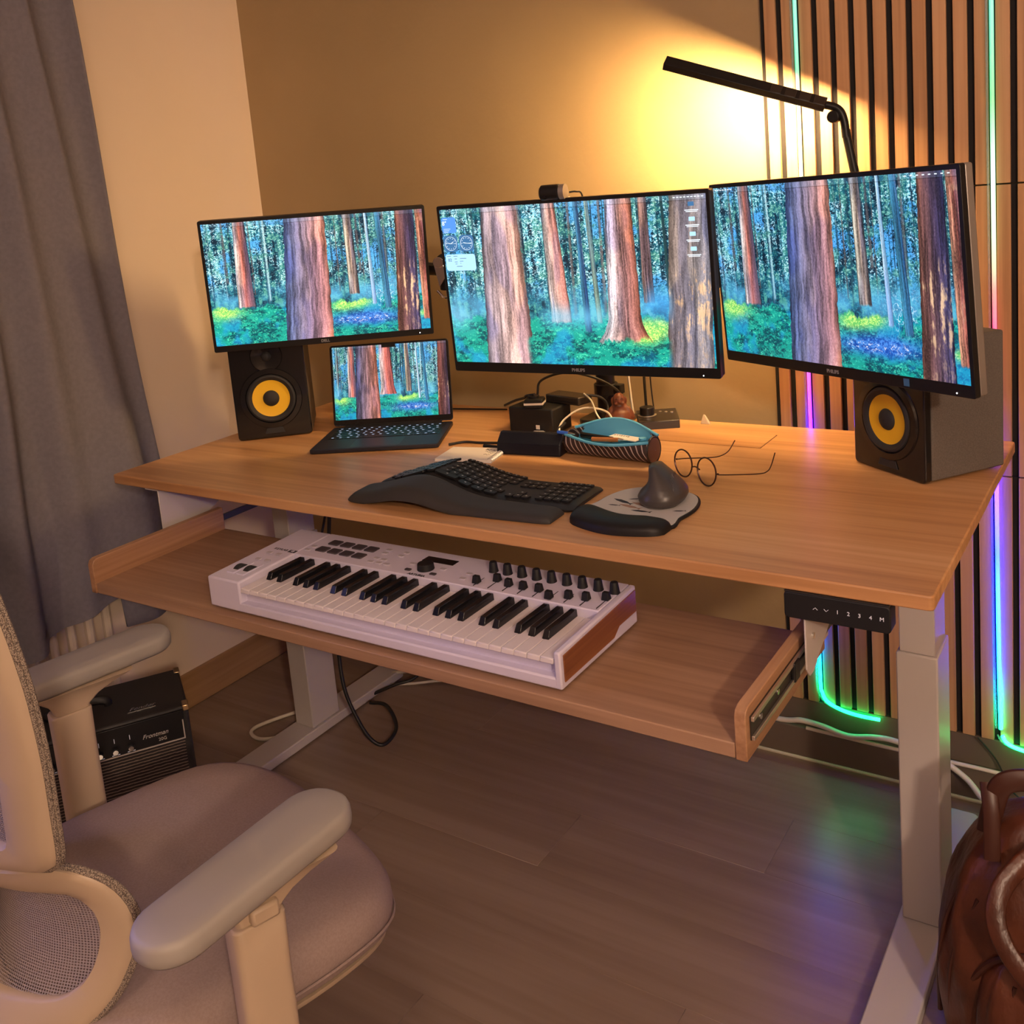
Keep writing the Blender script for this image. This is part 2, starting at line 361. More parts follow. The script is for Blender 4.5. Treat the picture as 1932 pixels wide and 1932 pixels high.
# baseboards
struct(MB().box(XL, XL+.014, -3.5, YB, 0, .105).build('baseboard_left', BASEW, bevel=.003))
bb = struct(MB().box(XL+.014, 2.65, YB-.022, YB, 0, .082).build('baseboard_back', SKIRT, bevel=.003))
struct(MB().box(-.56, 2.6, YB-.012, YB, .082, .152).build('trim_1', SKIRT, bevel=.002))
MB().tube([(-1.9, .846, .003), (2.2, .846, .003)], .004, 6, 1).build('sealant_bead', M('pale_sealant', (.72, .64, .50), .5), bb)

# slatted acoustic panels on the back wall
PITCH = .038
def slat_panel(x0, z0, label):
    t = thing('slat_panel', label, 'wall panel', (x0, YB, z0), 0, 'slatted oak wall panels on the back wall')
    MB().box(0, PITCH*16, -.008, 0, .0008, .5992).build('felt_backing', FELT, t)
    me = None
    for i in range(16):
        if me is None:
            sl = MB().box(0, .0255, -.0165, -.008, .0015, .5985)
            o = sl.build('slat', SLAT, t, bevel=.0008, seg=1); me = o.data
        else:
            o = link('slat', me, t, .0008, 1)
        o.location = (.0105+i*PITCH, 0, 0)
    return t
for cxn, cname in ((0, 'left column'), (1, 'right column')):
    for r_, rn in ((0, 'lowest slatted oak wall panel just above skirting,'), (1, 'slatted oak wall panel level with the monitors,'), (2, 'slatted oak wall panel level with the lamp head,'), (3, 'topmost slatted oak wall panel under the ceiling,')):
        slat_panel(-.505+cxn*PITCH*16, .153+r_*.600, rn+' '+cname)

# LED ropes
def led(name, path, label):
    t = thing(name, label, 'led strip')
    MB().tube(path, .0042, 8, 8).build('light_rope', LEDM, t)
    MB().tube([(x-.009, y_, z) for x, y_, z in path], .0022, 6, 8).build('clear_sleeve', LEDSIL, t)
YL = .8485
led('led_strip', [(-.4245, YL, 2.5), (-.424, YL, 1.6), (-.424, YL, .9), (-.424, YL, .4), (-.424, YL, .22), (-.421, YL, .185), (-.408, YL, .163), (-.375, YL, .150), (-.335, YL, .1455), (-.29, YL, .1465)], 'glowing rainbow led rope in the left slats, curving green above skirting')
led('led_strip', [(-.0445, YL, 2.5), (-.044, YL, 1.6), (-.042, YL, .9), (-.040, YL, .4), (-.037, YL, .187)], 'straight rainbow led rope running down past the desk right end')
led('led_strip', [(-.034, YL, .172), (-.026, YL, .158), (-.008, YL, .150), (.03, YL, .146), (.10, YL, .145)], 'short green curved led rope at the foot of the slats')

# ------------------------------------------------------------------ curtain and radiator
def curtain():
    t = thing('curtain', 'heavy grey curtain hanging in soft folds in front of the radiator', 'curtain')
    def f(u, v):
        y_h = -.95+1.242*u
        hem = .455+.22*(y_h-.10) if y_h < .115 else .372
        hem = max(.33, hem)
        z = hem+v*(2.45-hem)
        yr = .292-.105*(z-.6)/1.37 if z > .6 else .292
        y0 = -.95
        y_ = y0+(yr-y0)*u
        s = u*9.2+.25*math.sin(3*v+u*4)
        amp = (.034+.018*v)*(.75+.5*math.sin(u*11+1.3))
        x = -2.004+amp*math.sin(2*PI*s)+.020*math.sin(5.5*u+2.0*v)+(.035*math.exp(-((z-.62)/.35)**2))*math.sin(2*PI*(u*2.3+.1))
        x = max(x, -2.062)
        zz = z
        return (x, y_+.012*math.sin(2*PI*s+1.2)*v, zz)
    m = MB().grid(260, 60, f)
    o = m.build('curtain_cloth', CURT, t, angle=80)
    sd = o.modifiers.new('thick', 'SOLIDIFY'); sd.thickness = .003
    h = MB().grid(260, 3, lambda u, v: tuple(Vector(f(u, v*.018))+Vector((.0045, 0, 0))))
    h.build('hem', CURT, t, angle=80)
    MB().tube([(-2.06, -2.3, 2.47), (-2.06, .5, 2.47)], .012, 10, 1).build('curtain_rod', DSTEEL, t)
curtain()
rad = thing('radiator', 'white column radiator half hidden behind the grey curtain', 'radiator', (-2.095, 0, 0))
me = None
for i in range(20):
    y_ = .112-.052*i
    if me is None:
        o = MB().tube([(0, 0, .155), (0, 0, .70)], .0125, 10, 1).build('radiator_column', RADW, rad); me = o.data
    else: o = link('radiator_column', me, rad)
    o.location = (0, y_, 0)
for z_ in (.15, .705):
    MB().tube([(0, .135, z_), (0, -.90, z_)], .017, 12, 1).build('radiator_header', RADW, rad)
MB().tube([(.0, .155, .15), (0, .155, .08), (.0, .155, .0)], .008, 8, 3).build('supply_pipe', RADW, rad)
vv = MB().cyl(.015, -.03, .03, 14, TR(.01, .155, .15, ry=PI/2)); vv.build('valve', CHROME, rad)
vk = MB().cyl(.017, 0, .05, 14, TR(.035, .155, .15, ry=PI/2)); vk.build('valve_knob', BLK, rad)

# ------------------------------------------------------------------ desk
desk = thing('standing_desk', 'long oak topped standing desk with white steel legs and pulled-out tray', 'desk', (-.9, .4, 0))
def dk(m): return m
T0 = TR(.9, -.4, 0)       # world coordinates -> desk coordinates
tt = MB().prism([(x-.9, y_+.4) for x, y_ in rr(1.8, .8, .008, 3)], H-.022, H, T=TR(.9, -.4, 0))
top = tt.build('tabletop', OAK, desk, bevel=.0025)
fpp = rr(.46, .105, .004, 2, -.69, .668)
fl_ = MB().prism(fpp, H, H+.0008, T=T0).build('cable_flap', OAK, desk)
gp = MB()
for a, b in zip(fpp, fpp[1:]+fpp[:1]):
    if math.hypot(a[0]-b[0], a[1]-b[1]) > .02: gp.tube([(a[0], a[1], H+.0006), (b[0], b[1], H+.0006)], .0011, 5, 1)
gp.build('flap_gap', M('gap_shadow_line', (.05, .022, .01), .8), desk) if False else None
g2 = MB()
for (x0, x1, y0, y1) in ((-.922, -.458, .6145, .6157), (-.922, -.458, .7205, .7217), (-.922, -.9205, .6145, .7217), (-.4595, -.458, .6145, .7217)):
    g2.box(x0, x1, y0, y1, H-.0005, H+.0003, T0)
g2.build('flap_joint', M('dark_joint', (.06, .028, .012), .8), desk)
for sx, nm in ((-.109, 'r'), (-1.691, 'l')):
    MB().prism(rr(.082, .70, .012, 3, sx, .41), 0.004, .030, T=T0).build('foot', WHITE, desk, bevel=.003)
    MB().box(sx-.033, sx+.037 if nm == 'r' else sx+.033, .385, .487, .030, .56, T0).build('leg_column', WHITE, desk, bevel=.003)
    MB().box(sx-.028, sx+.032 if nm == 'r' else sx+.028, .390, .482, .56, H-.05, T0).build('leg_inner_column', WHITE, desk, bevel=.002)
    MB().box(sx-.04, sx+.04, .12, .72, H-.052, H-.023, T0).build('top_bracket', WHITE, desk, bevel=.002)
    for yy in (.085, .74):
        MB().cyl(.018, 0, .006, 16, T0 @ TR(sx, yy, 0)).build('levelling_foot', RUB, desk)
MB().box(-1.66, -.15, .40, .44, H-.062, H-.023, T0).build('crossbar', WHITE, desk, bevel=.002)
MB().box(-1.66, -.15, .46, .50, H-.062, H-.023, T0).build('crossbar', WHITE, desk, bevel=.002)
# control handset
cp = MB().prism(rr(.150, .040, .006, 4), 0, .03, T=T0 @ TR(-.131, -.002, .801, rx=PI/2, rz=0) @ TR(0, 0, -.03))
hs = cp.build('handset', BLKM, desk, bevel=.002)
MB().box(-.205, -.058, .0, .07, .8195, .8225, T0).build('handset_mount', DSTEEL, desk)
tx = MB()
yt = -.0025
for i, ch in enumerate('1234M'):
    text_obj('control_digit', ch, .0082, PRINTW, hs, T0 @ TR(-.1285+i*.0152, yt, .8015) @ XZ)
for i, s_ in enumerate((1, -1)):
    cxx = -.160+i*.0155
    a = MB().tube([(cxx-.0032, yt, .8015-.0015*s_), (cxx, yt, .8015+.0015*s_), (cxx+.0032, yt, .8015-.0015*s_)], .0004, 5, 1, T0)
    a.build('arrow_mark', PRINTW, hs)
# keyboard tray
tray = MB().box(-1.612, -.212, -.197, .15, .663, .685, T0).build('keyboard_tray', OAKT, desk, bevel=.002)
for x0, x1 in ((-1.629, -1.6125), (-.2115, -.195)):
    prof = [(-.199, .663), (.15, .663), (.15, .737), (-.187, .737), (-.195, .733), (-.199, .725)]
    rail = MB().loft([[(x0, a, b) for a, b in prof], [(x1, a, b) for a, b in prof]], T0).build('side_rail', OAKY, tray, bevel=.0015)
for xo, s_ in ((-.195, 1), (-1.629, -1)):
    X = lambda a: xo+s_*a
    def bx(a0, a1, y0, y1, z0, z1): return MB().box(min(X(a0), X(a1)), max(X(a0), X(a1)), y0, y1, z0, z1, T0)
    bx(.0005, .002, -.186, .15, .688, .722).build('slide_track', DSTEEL, tray)
    for zz in (.6915, .7185): bx(.002, .0065, -.186, .15, zz-.0032, zz+.0032).build('slide_lip', STEEL, tray, bevel=.0008)
    bx(.003, .0075, -.01, .30, .697, .713).build('slide_runner', DSTEEL, tray, bevel=.001)
    bx(.002, .009, -.022, .0, .690, .720).build('slide_stop', BLK, tray, bevel=.002)
    for yy in (-.15, -.08, .04): MB().cyl(.0045, 0, .0015, 10, T0 @ TR(X(.002), yy, .705, ry=PI/2)).build('slide_screw', CHROME, tray)
    br = [(.018, .684), (.032, .684), (.29, .80), (.29, .8225), (.004, .8225), (.004, .70)]
    MB().loft([[(X(.015), a, b) for a, b in br], [(X(.018), a, b) for a, b in br]], T0).build('bracket_plate', WHITE, desk, bevel=.0008, seg=1)
    bx(.015, .06, .004, .20, .8195, .8225).build('bracket_flange', WHITE, desk)
    MB().cyl(.0045, 0, .003, 12, T0 @ TR(X(.018), .033, .742, ry=PI/2*s_)).build('bracket_screw', STEEL, desk)

# ------------------------------------------------------------------ forest wallpaper, painted procedurally
def vnoise(h, w, cy, cx, oct=4, seed=0, gain=.55, fy_=2, fx_=2):
    r = np.random.RandomState(seed); out = np.zeros((h, w), np.float32); amp = 1; tot = 0
    for o in range(oct):
        ny, nx = min(h, int(cy*fy_**o))+2, min(w, int(cx*fx_**o))+2
        g = r.rand(ny, nx).astype(np.float32)
        yy = np.linspace(0, ny-1.001, h); xx = np.linspace(0, nx-1.001, w)
        y0 = yy.astype(int); x0 = xx.astype(int); fy = (yy-y0); fx = (xx-x0)
        fy = (fy*fy*(3-2*fy)).astype(np.float32)[:, None]; fx = (fx*fx*(3-2*fx)).astype(np.float32)[None]
        gx = g[:, x0]*(1-fx)+g[:, np.minimum(x0+1, nx-1)]*fx
        out += amp*(gx[y0]*(1-fy)+gx[np.minimum(y0+1, ny-1)]*fy); tot += amp; amp *= gain
    return out/tot
def lerp(a, b, t): return a+(b-a)*t
def sm(x, a, b):
    t = np.clip((x-a)/(b-a), 0, 1); return t*t*(3-2*t)
def forest_pixels(variant, w=1280, h=720):
    A = lambda *c: np.array(c, np.float32)/255.
    Y, X = np.mgrid[0:h, 0:w].astype(np.float32); Y /= h; X /= w; Z = Y[..., None]
    s = variant*100
    V = lambda *a: vnoise(h, w, *a)[..., None]
    n1 = V(20, 40, 5, 1+s); n3 = V(5, 10, 4, 3+s); nl = V(90, 110, 4, 4+s, .8); nf = V(150, 200, 3, 5+s, .9)
    vs = V(4, 70, 3, 6+s)                      # upright streaks: far trunks and conifers
    tone = n1*.45+nl*.30+nf*.25+(vs-.5)*.35
    img = lerp(A(4, 22, 34), A(10, 70, 86), sm(tone, .36, .50))
    img = lerp(img, A(58, 128, 110), sm(tone, .49, .60))
    bright = sm(nf*.5+nl*.3+vs*.25+(n3-.5)*.35, .49, .62)*(1-sm(Z, .46, .66))
    hot = lerp(A(128, 214, 236), A(225, 246, 246), sm(nf, .5, .7)); hot = lerp(hot, A(40, 132, 224), sm(n3, .52, .62)*.75)
    img = lerp(img, hot, bright*.85)
    r = np.random.RandomState(40+variant)
    def trunk(xt, xb, wt, wb, base, cl, cm_, cr, contrast=1.0, patches=None, flare=.0, seed=0, alpha=1.):
        nonlocal img
        lo_, hi_ = min(xt-wt, xb-wb*(1+flare)), max(xt+wt, xb+wb*(1+flare))
        a, b = max(0, int(lo_*w)), min(w, int(hi_*w)+1)
        if b-a < 2: return
        x_, y_ = X[:, a:b], Y[:, a:b]
        t = np.clip(y_/base, 0, 1); cx = xt+(xb-xt)*t
        ww = (wt+(wb-wt)*t)/2*(1+flare*np.clip((t-.78)/.22, 0, 1)**2)
        wob = (vnoise(h, 4, 14, 1, 3, seed)[:, :1]-.5)*.006*min(1, wt*10)
        u = (x_-cx-wob)/ww
        ro = (vnoise(h, b-a, 40, max(3, (b-a)//24), 2, seed+3)-.5)*.05*min(1, wt*10)
        m = (np.clip((1-np.abs(u)+ro)*ww*w*.8, 0, 1)*np.clip((base-y_+.016*(vnoise(h, b-a, 3, max(3, (b-a)/9), 3, seed+4)-.5))*h*(.5 if flare else .10), 0, 1))[..., None]*alpha
        nw = max(24, int(wt*w*1.4))
        n = vnoise(h, nw, 2.2, max(4, 9*min(1, wt*9)), 5, seed+5, .8, 1.7, 1.8)
        n = (n-n.min())/(n.max()-n.min())
        warp = (vnoise(h, b-a, 3, 3, 3, seed+7)-.5)*.10
        ui = np.clip(((u+1)/2+warp)*.999, 0, .999)
        row = np.arange(h)[:, None].repeat(b-a, 1)
        bark = n[row, (ui*(nw-1)).astype(int)][..., None]
        fine = vnoise(h, b-a, 120, (b-a)/2, 2, seed+9)[..., None]
        uc = np.clip(u, -1, 1)[..., None]
        col = np.where(uc < 0, lerp(A(*cl), A(*cm_), uc+1), lerp(A(*cm_), A(*cr), uc))
        k = .50+.72*sm(bark, .15, .75)+.55*(fine-.5)
        col = col*lerp(1.0, k, contrast)
        col = lerp(col, col*A(150, 170, 255)/1.0*.9, sm(vnoise(h, b-a, 2, 5, 3, seed+11)[..., None], .5, .65)*.45)
        col = lerp(col, A(255, 205, 185), sm(bark*.7+fine*.3, .68, .85)*.35*sm(uc, -.4, .8))
        col = col*(1-.45*sm(np.abs(uc), .75, 1.0))
        if patches is not None:
            pn = vnoise(h, b-a, 14, max(3, (b-a)/22), 4, seed+13, .75)[..., None]
            col = lerp(col, A(255, 190, 130)*(.35+.8*bark), sm(pn*.62+bark*.38, .52, .68)*.75*sm(y_[..., None], patches[0], patches[0]+.15)*(1-sm(y_[..., None], patches[1], patches[1]+.2)*.6))
        img[:, a:b] = img[:, a:b]*(1-m)+np.clip(col, 0, 1)*m
    for i in range(46):
        x = r.rand(); ww = r.choice([.003, .004, .006, .010]); b = .45+.25*r.rand()
        c = [(14, 44, 54), (40, 84, 96), (170, 205, 205), (20, 56, 62), (84, 70, 66), (10, 30, 44)][r.randint(6)]
        trunk(x, x+.012*(r.rand()-.5), ww, ww*1.3, b, c, c, tuple(int(k*.7) for k in c), .6, seed=200+i+s, alpha=.75)
    # leafy sprays over the far trunks
    img = lerp(img, lerp(A(20, 70, 70), A(110, 178, 150), sm(nf, .4, .7)), sm(n1*.6+nl*.4, .56, .64)*.8*(1-sm(Z, .5, .7)))
    mist = np.exp(-((Z-.64)/.11)**2)*sm(n3, .25, .60)
    img = lerp(img, A(84, 176, 226), mist*.62)
    lf = V(60, 70, 3, 24+s, .85); fr = V(30, 22, 4, 21+s)
    ridg = 1-np.abs(lf*2-1)*2.2
    fern = lerp(A(0, 52, 60), A(10, 132, 112), sm(fr*.5+nl*.5, .38, .55)); fern = lerp(fern, A(60, 200, 150), sm(nf*.5+lf*.5, .54, .68)*.9)
    fern = lerp(fern, A(168, 240, 190), sm(nf*.6+ridg*.25, .60, .80)*.6)
    fern = lerp(fern, A(20, 120, 200), sm(n3, .50, .66)*.55)
    yl = np.zeros((h, w), np.float32)
    for (cx, cy, r_) in ([(.06, .72, .07), (.60, .74, .05), (.68, .72, .05), (.98, .86, .03)] if variant != 1 else [(.80, .76, .06), (.76, .82, .05)]):
        yl += np.exp(-(((X-cx)/r_)**2+((Y-cy)/(r_*.9))**2))
    fern = lerp(fern, lerp(A(90, 180, 70), A(214, 242, 100), sm(nf, .4, .6)), np.clip(yl*1.2, 0, 1)[..., None]*.9)
    if variant != 1:
        tw = np.clip(np.exp(-(((X-.70)/.17)**2+((Y-.86)/.055)**2))*1.4, 0, 1)[..., None]
        fern = lerp(fern, lerp(A(14, 52, 140), A(60, 112, 200), sm(nl, .4, .6)), tw*.9); fern = lerp(fern, A(235, 215, 220), sm(nf*.5+lf*.5, .56, .64)*tw*sm(np.abs(Z-.87), .045, .0))
    edge = .70+.05*(vnoise(h, w, 3, 26, 4, 31+s, .7)-.5)*2+.02*(nf[..., 0]-.5)
    img = lerp(img, fern, sm(Y, edge-.012, edge+.012)[..., None])
    if variant != 1:
        tw2 = np.clip(np.exp(-(((X-.79)/.055)**2+((Y-.68)/.10)**2))*1.3, 0, 1)[..., None]
        br = V(50, 90, 2, 44+s); img = lerp(img, A(225, 238, 245), sm(1-np.abs(br-.5)*14, .2, .8)*tw2*.8)
        trunk(.165, .16, .055, .078, .70, (250, 236, 220), (176, 84, 68), (66, 60, 76), .9, seed=61+s)
        trunk(.652, .658, .036, .050, .66, (190, 176, 150), (150, 116, 96), (70, 66, 74), 1, seed=71+s)
        trunk(.735, .748, .012, .020, .76, (225, 238, 245), (140, 176, 200), (60, 90, 120), .5, seed=73+s)
        trunk(.79, .81, .026, .032, .80, (50, 116, 140), (34, 86, 120), (26, 60, 92), .8, seed=75+s)
        if variant == 2:
            trunk(.462, .472, .10, .12, .68, (250, 236, 235), (178, 84, 72), (120, 50, 50), 1, flare=.3, seed=77+s)
            trunk(.300, .290, .18, .225, 1.1, (66, 70, 104), (120, 84, 88), (214, 112, 84), 1, seed=81+s)
            trunk(.965, .95, .085, .11, 1.1, (110, 50, 40), (86, 48, 48), (50, 40, 60), 1, patches=(.35, .75), seed=91+s)
        else:
            trunk(.46, .43, .185, .225, 1.15, (66, 84, 132), (132, 104, 116), (232, 128, 98), .9, seed=81+s)
            trunk(.915, .90, .085, .115, 1.1, (116, 62, 48), (72, 46, 52), (44, 42, 78), 1, patches=(.35, .75), seed=91+s)
            trunk(.985, 1.0, .045, .055, .92, (240, 150, 110), (140, 62, 50), (60, 50, 70), 1, patches=(.0, .4), seed=93+s)
    else:
        trunk(.785, .785, .030, .040, .62, (140, 98, 84), (120, 84, 76), (60, 50, 60), 1.0, seed=65)
        trunk(.85, .86, .010, .014, .70, (24, 50, 56), (20, 50, 50), (20, 40, 50), .5, seed=66)
        trunk(.545, .555, .018, .026, .80, (50, 112, 140), (36, 76, 112), (24, 52, 90), .7, seed=62)
        trunk(.585, .600, .016, .020, .74, (140, 160, 140), (110, 136, 120), (60, 90, 90), .7, seed=64)
        trunk(.440, .455, .052, .080, .74, (232, 214, 206), (190, 128, 112), (136, 72, 62), .9, seed=63)
        trunk(.700, .690, .095, .125, .87, (232, 224, 232), (172, 112, 96), (180, 88, 58), 1, flare=.75, seed=67)
        trunk(.245, .235, .145, .205, 1.15, (126, 112, 124), (206, 160, 150), (214, 142, 118), .85, seed=69)
        trunk(.945, .91, .135, .16, 1.1, (134, 110, 98), (122, 108, 104), (104, 100, 112), .8, patches=(.35, .7), seed=60)
        m2 = np.exp(-((Z-.70)/.07)**2)*(sm(X, .34, .42)*(1-sm(X, .58, .66)))[..., None]; img = lerp(img, A(96, 190, 232), m2*.55)
        m3 = np.exp(-((Z-.62)/.09)**2)*(sm(X, .75, .80)*(1-sm(X, .84, .88)))[..., None]; img = lerp(img, A(60, 150, 226), m3*.7)
        m4 = np.exp(-((Z-.70)/.10)**2)*(1-sm(X, .02, .15))[..., None]; img = lerp(img, A(120, 190, 220), m4*.5)
        f2 = (sm(Y, edge+.125, edge+.155)*sm(X, .30, .33)*(1-sm(X, .83, .86)))[..., None]; img = img*(1-f2)+fern*f2
    img = np.clip(img*1.04, 0, 1)**.82
    k = int(.030*h); img[:k] = lerp(img[:k], A(150, 175, 200), .18); img[k:k+3] *= .75
    return img
_cache = {}
def forest(variant):
    if variant not in _cache:
        img = forest_pixels(variant); h, w = img.shape[:2]
        px = np.ones((h, w, 4), np.float32); px[..., :3] = img[::-1]
        I = bpy.data.images.new('forest_%d' % variant, w, h); I.colorspace_settings.name = 'sRGB'
        I.pixels.foreach_set(px.ravel()); I.pack(); _cache[variant] = I
    return _cache[variant]
def screen_mat(variant, strength, tint=(1, 1, 1)):
    m = M('screen_%d' % variant, (.01, .01, .012), .22, spec=.4)
    t = nd(m, 'ShaderNodeTexImage'); t.image = forest(variant); t.extension = 'EXTEND'
    mm = nd(m, 'ShaderNodeMix', data_type='RGBA', blend_type='MULTIPLY'); mm.inputs[0].default_value = 1; mm.inputs[7].default_value = (*tint, 1)
    lk(m, t.outputs[0], mm.inputs[6]); lk(m, mm.outputs[2], bsdf(m).inputs['Emission Color']); bsdf(m).inputs['Emission Strength'].default_value = strength
    return m
def screen_quad(parent, x0, x1, z0, z1, y_, mat):
    me = bpy.data.meshes.new('screen'); me.from_pydata([(x0, y_, z0), (x1, y_, z0), (x1, y_, z1), (x0, y_, z1)], [], [(0, 1, 2, 3)])
    uv = me.uv_layers.new(name='UVMap')
    for i, c_ in enumerate(((0, 0), (1, 0), (1, 1), (0, 1))): uv.data[i].uv = c_
    me.materials.append(mat); return link('screen', me, parent)
def E_(name, c, s=1): return M(name, (.01, .01, .01), .4, emis=c, es=s)
EW = E_('screen_white', (.8, .9, 1), 1.0); EB = E_('widget_blue', (.10, .32, .95), .85); EN = E_('widget_navy', (.05, .17, .36), .9); EC = E_('widget_pale', (.42, .70, 1), 1.0); EG = E_('widget_grey_text', (.12, .2, .4), .7)
LEDDOT = E_('power_light', (1, 1, 1), 3)

def monitor(label, ctr, ya, ti, ro, w, h, mat, brand, chin=.0215, silver=False, seam=False):
    t = thing('monitor', label, 'monitor', ctr, 0)
    t.rotation_euler = (Matrix.Rotation(ya, 3, 'Z') @ Matrix.Rotation(ti, 3, 'X') @ Matrix.Rotation(ro, 3, 'Y')).to_euler()
    MB().prism(rr(w, h, .004, 3), -.012, 0, T=XZ @ TR(0, 0, 0)).build('bezel', BLK, t, bevel=.001)
    bk = MB().prism(rr(w-.002, h-.002, .004, 3), -.030, -.012, T=XZ)
    bk.build('back_shell', SILV if silver else BLKM, t, bevel=.003)
    MB().prism(rr(w*.55, h*.55, .02, 4), -.052, -.030, T=XZ).build('back_hump', BLKM, t, bevel=.008)
    b = .007
    sc = screen_quad(t, -w/2+b, w/2-b, -h/2+chin, h/2-b-.001, -.0004, mat)
    # the active area stands 0.4 mm proud of nothing: it lies on the bezel face
    if brand: text_obj('brand_name', brand, .0095, M('brand_grey', (.28, .28, .30), .5), t, TR(0, -.0006, -h/2+chin*.45) @ XZ, bold=.0002)
    MB().cyl(.0013, 0, .0004, 8, TR(w/2-.035, -.0002, -h/2+.006) @ XZ).build('power_light', LEDDOT, t)
    return t, sc
mc, scC = monitor('large centre computer monitor showing a redwood forest with desktop widgets', (-.774, .421, 1.214), math.radians(3.5), math.radians(3), math.radians(.3), .614, .368, screen_mat(1, 1.06), 'PHILIPS')
mr_, scR = monitor('large right-hand computer monitor angled inward, blueish forest wallpaper', (-.268, .463, 1.221), math.radians(-30.3), math.radians(3.2), math.radians(-1.2), .614, .368, screen_mat(0, 1.0, (.80, .90, 1.0)), 'PHILIPS', silver=True)
ml, scL = monitor('smaller left computer monitor above the left speaker, forest wallpaper', (-1.488, .429, 1.242), math.radians(41), math.radians(6.6), math.radians(.9), .54, .325, screen_mat(0, 1.1), 'DELL', chin=.016)
MB().box(.165, .177, -.0007, -.0003, -.1795, -.1665).build('energy_sticker', M('blue_sticker', (.05, .16, .32), .5), mr_)
# desktop widgets on the centre screen
def wrect(nm, x, z, w, h, r, mat, d=.0009): return MB().prism(rr(w, h, r, 4), 0, .0002, T=TR(x, -d, z) @ XZ).build(nm, mat, scC)
wx = -.300
wrect('weather_widget', wx+.021, .142, .036, .034, .005, EB)
text_obj('temperature', '8\u00b0', .013, EW, scC, TR(wx+.010, -.0014, .146) @ XZ, align='CENTER')
for i in range(3): MB().box(wx+.007, wx+.024-.003*i, -.0015, -.0012, .1335-.0035*i, .1343-.0035*i).build('widget_text_line', EW, scC)
MB().box(wx+.007, wx+.018, -.0015, -.0012, .1545, .1555).build('widget_text_line', EW, scC)
for j, (h1, h2) in enumerate(((60, -78), (-80, 95))):
    cx, cz = wx+.021+j*.040, .102
    wrect('clock_widget', cx, cz, .036, .036, .008, EN)
    ring = MB(); n = 28
    for k in range(12):
        a = k*PI/6; ring.cyl(.0009, 0, .0002, 6, TR(cx+.0115*math.sin(a), -.0014, cz+.0115*math.cos(a)) @ XZ)
    ring.tube([(cx+.0148*math.cos(2*PI*k/n), -.0013, cz+.0148*math.sin(2*PI*k/n)) for k in range(n)], .0004, 4, 1, closed=True)
    for hh, ln, w_ in ((h1, .008, .0008), (h2, .0125, .0006)):
        a = math.radians(hh); ring.tube([(cx, -.0014, cz), (cx+ln*math.sin(a), -.0014, cz+ln*math.cos(a))], w_, 4, 1)
    ring.tube([(cx-.004, -.0014, cz), (cx+.0135, -.0014, cz)], .0003, 4, 1)
    ring.build('clock_face', EW, scC)
wrect('calendar_widget', wx+.041, .0605, .076, .036, .006, EC)
text_obj('calendar_day', '02', .0095, EG, scC, TR(wx+.014, -.0014, .066) @ XZ)
tl = MB()
for (a, b, c_) in ((.007, .017, .074), (.024, .034, .074), (.026, .032, .068), (.040, .056, .0685), (.026, .033, .0615), (.039, .048, .0625), (.027, .032, .057), (.040, .042, .058), (.030, .044, .0515)):
    tl.box(wx+a, wx+b, -.0015, -.0012, c_, c_+.0011)
tl.build('calendar_text_lines', EG, scC)
for i in range(4):
    zc = .158-.0285*i
    wrect('desktop_icon', .270, zc, .012, .008, .001, EC if i else EN)
    MB().box(.257, .284, -.0015, -.0012, zc-.0125, zc-.0108).box(.259, .282, -.0015, -.0012, zc-.0152, zc-.0138).build('icon_caption', EW, scC)
for scx, xs in ((scC, [(.235+.007*k) for k in range(9)]), (scR, [-.295+.008*k for k in range(8)]+[.2+.012*k for k in range(8)])):
    mm = MB()
    for x in xs: mm.box(x, x+.0045, -.0012, -.0009, .1705, .1722)
    mm.build('menu_bar_marks', EW, scx)

# monitor arms
arm = thing('monitor_stand', 'black steel triple monitor pole clamped at the back of desk', 'monitor arm', (-.885, .742, H))
MB().prism(rr(.12, .10, .02, 4), 0, .012).build('clamp_plate', DSTEEL, arm, bevel=.003)
MB().cyl(.0225, .012, .50, 24).build('pole', BLK, arm)
MB().cyl(.030, .012, .03, 24).build('pole_foot', DSTEEL, arm, bevel=.002)
MB().cyl(.029, .068, .095, 24).box(.024, .045, -.012, .012, .070, .093).build('cable_collar', BLK, arm, bevel=.002)
MB().cyl(.031, .33, .41, 24).build('arm_hub', BLK, arm, bevel=.003)
def aloc(x, y_, z): return (x+.885, y_-.742, z-H)
def link_(p, q, nm='arm_link', r=.015): MB().tube([aloc(*p), aloc(*q)], r, 10, 1, flat=1.3).build(nm, BLK, arm)
def joint(p, r=.021, h=.06, mat=BLK): MB().cyl(r, -h/2, h/2, 20, TR(*aloc(*p))).build('arm_joint', mat, arm, bevel=.003)
link_((-.885, .742, 1.22), (-1.262, .648, 1.22)); joint((-1.262, .648, 1.222), .020, .075)
link_((-1.262, .648, 1.235), (-1.42, .68, 1.24)); joint((-1.42, .68, 1.24))
link_((-1.42, .68, 1.24), (-1.532, .482, 1.243))
link_((-.885, .742, 1.21), (-.56, .66, 1.21)); joint((-.56, .66, 1.21)); link_((-.56, .66, 1.22), (-.28, .60, 1.22)); joint((-.28, .60, 1.22)); link_((-.28, .60, 1.22), (-.240, .516, 1.22))
link_((-.885, .742, 1.215), (-.80, .55, 1.215)); link_((-.80, .55, 1.215), (-.776, .476, 1.214))
MB().prism(rr(.10, .10, .01, 3), 0, .004, T=TR(*aloc(-.7775, .478, 1.214), rz=math.radians(3.5)) @ XZ).build('vesa_plate', BLK, arm)
MB().prism(rr(.10, .10, .01, 3), 0, .004, T=TR(*aloc(-1.5245, .471, 1.243), rz=math.radians(41)) @ XZ).build('vesa_plate', BLK, arm)
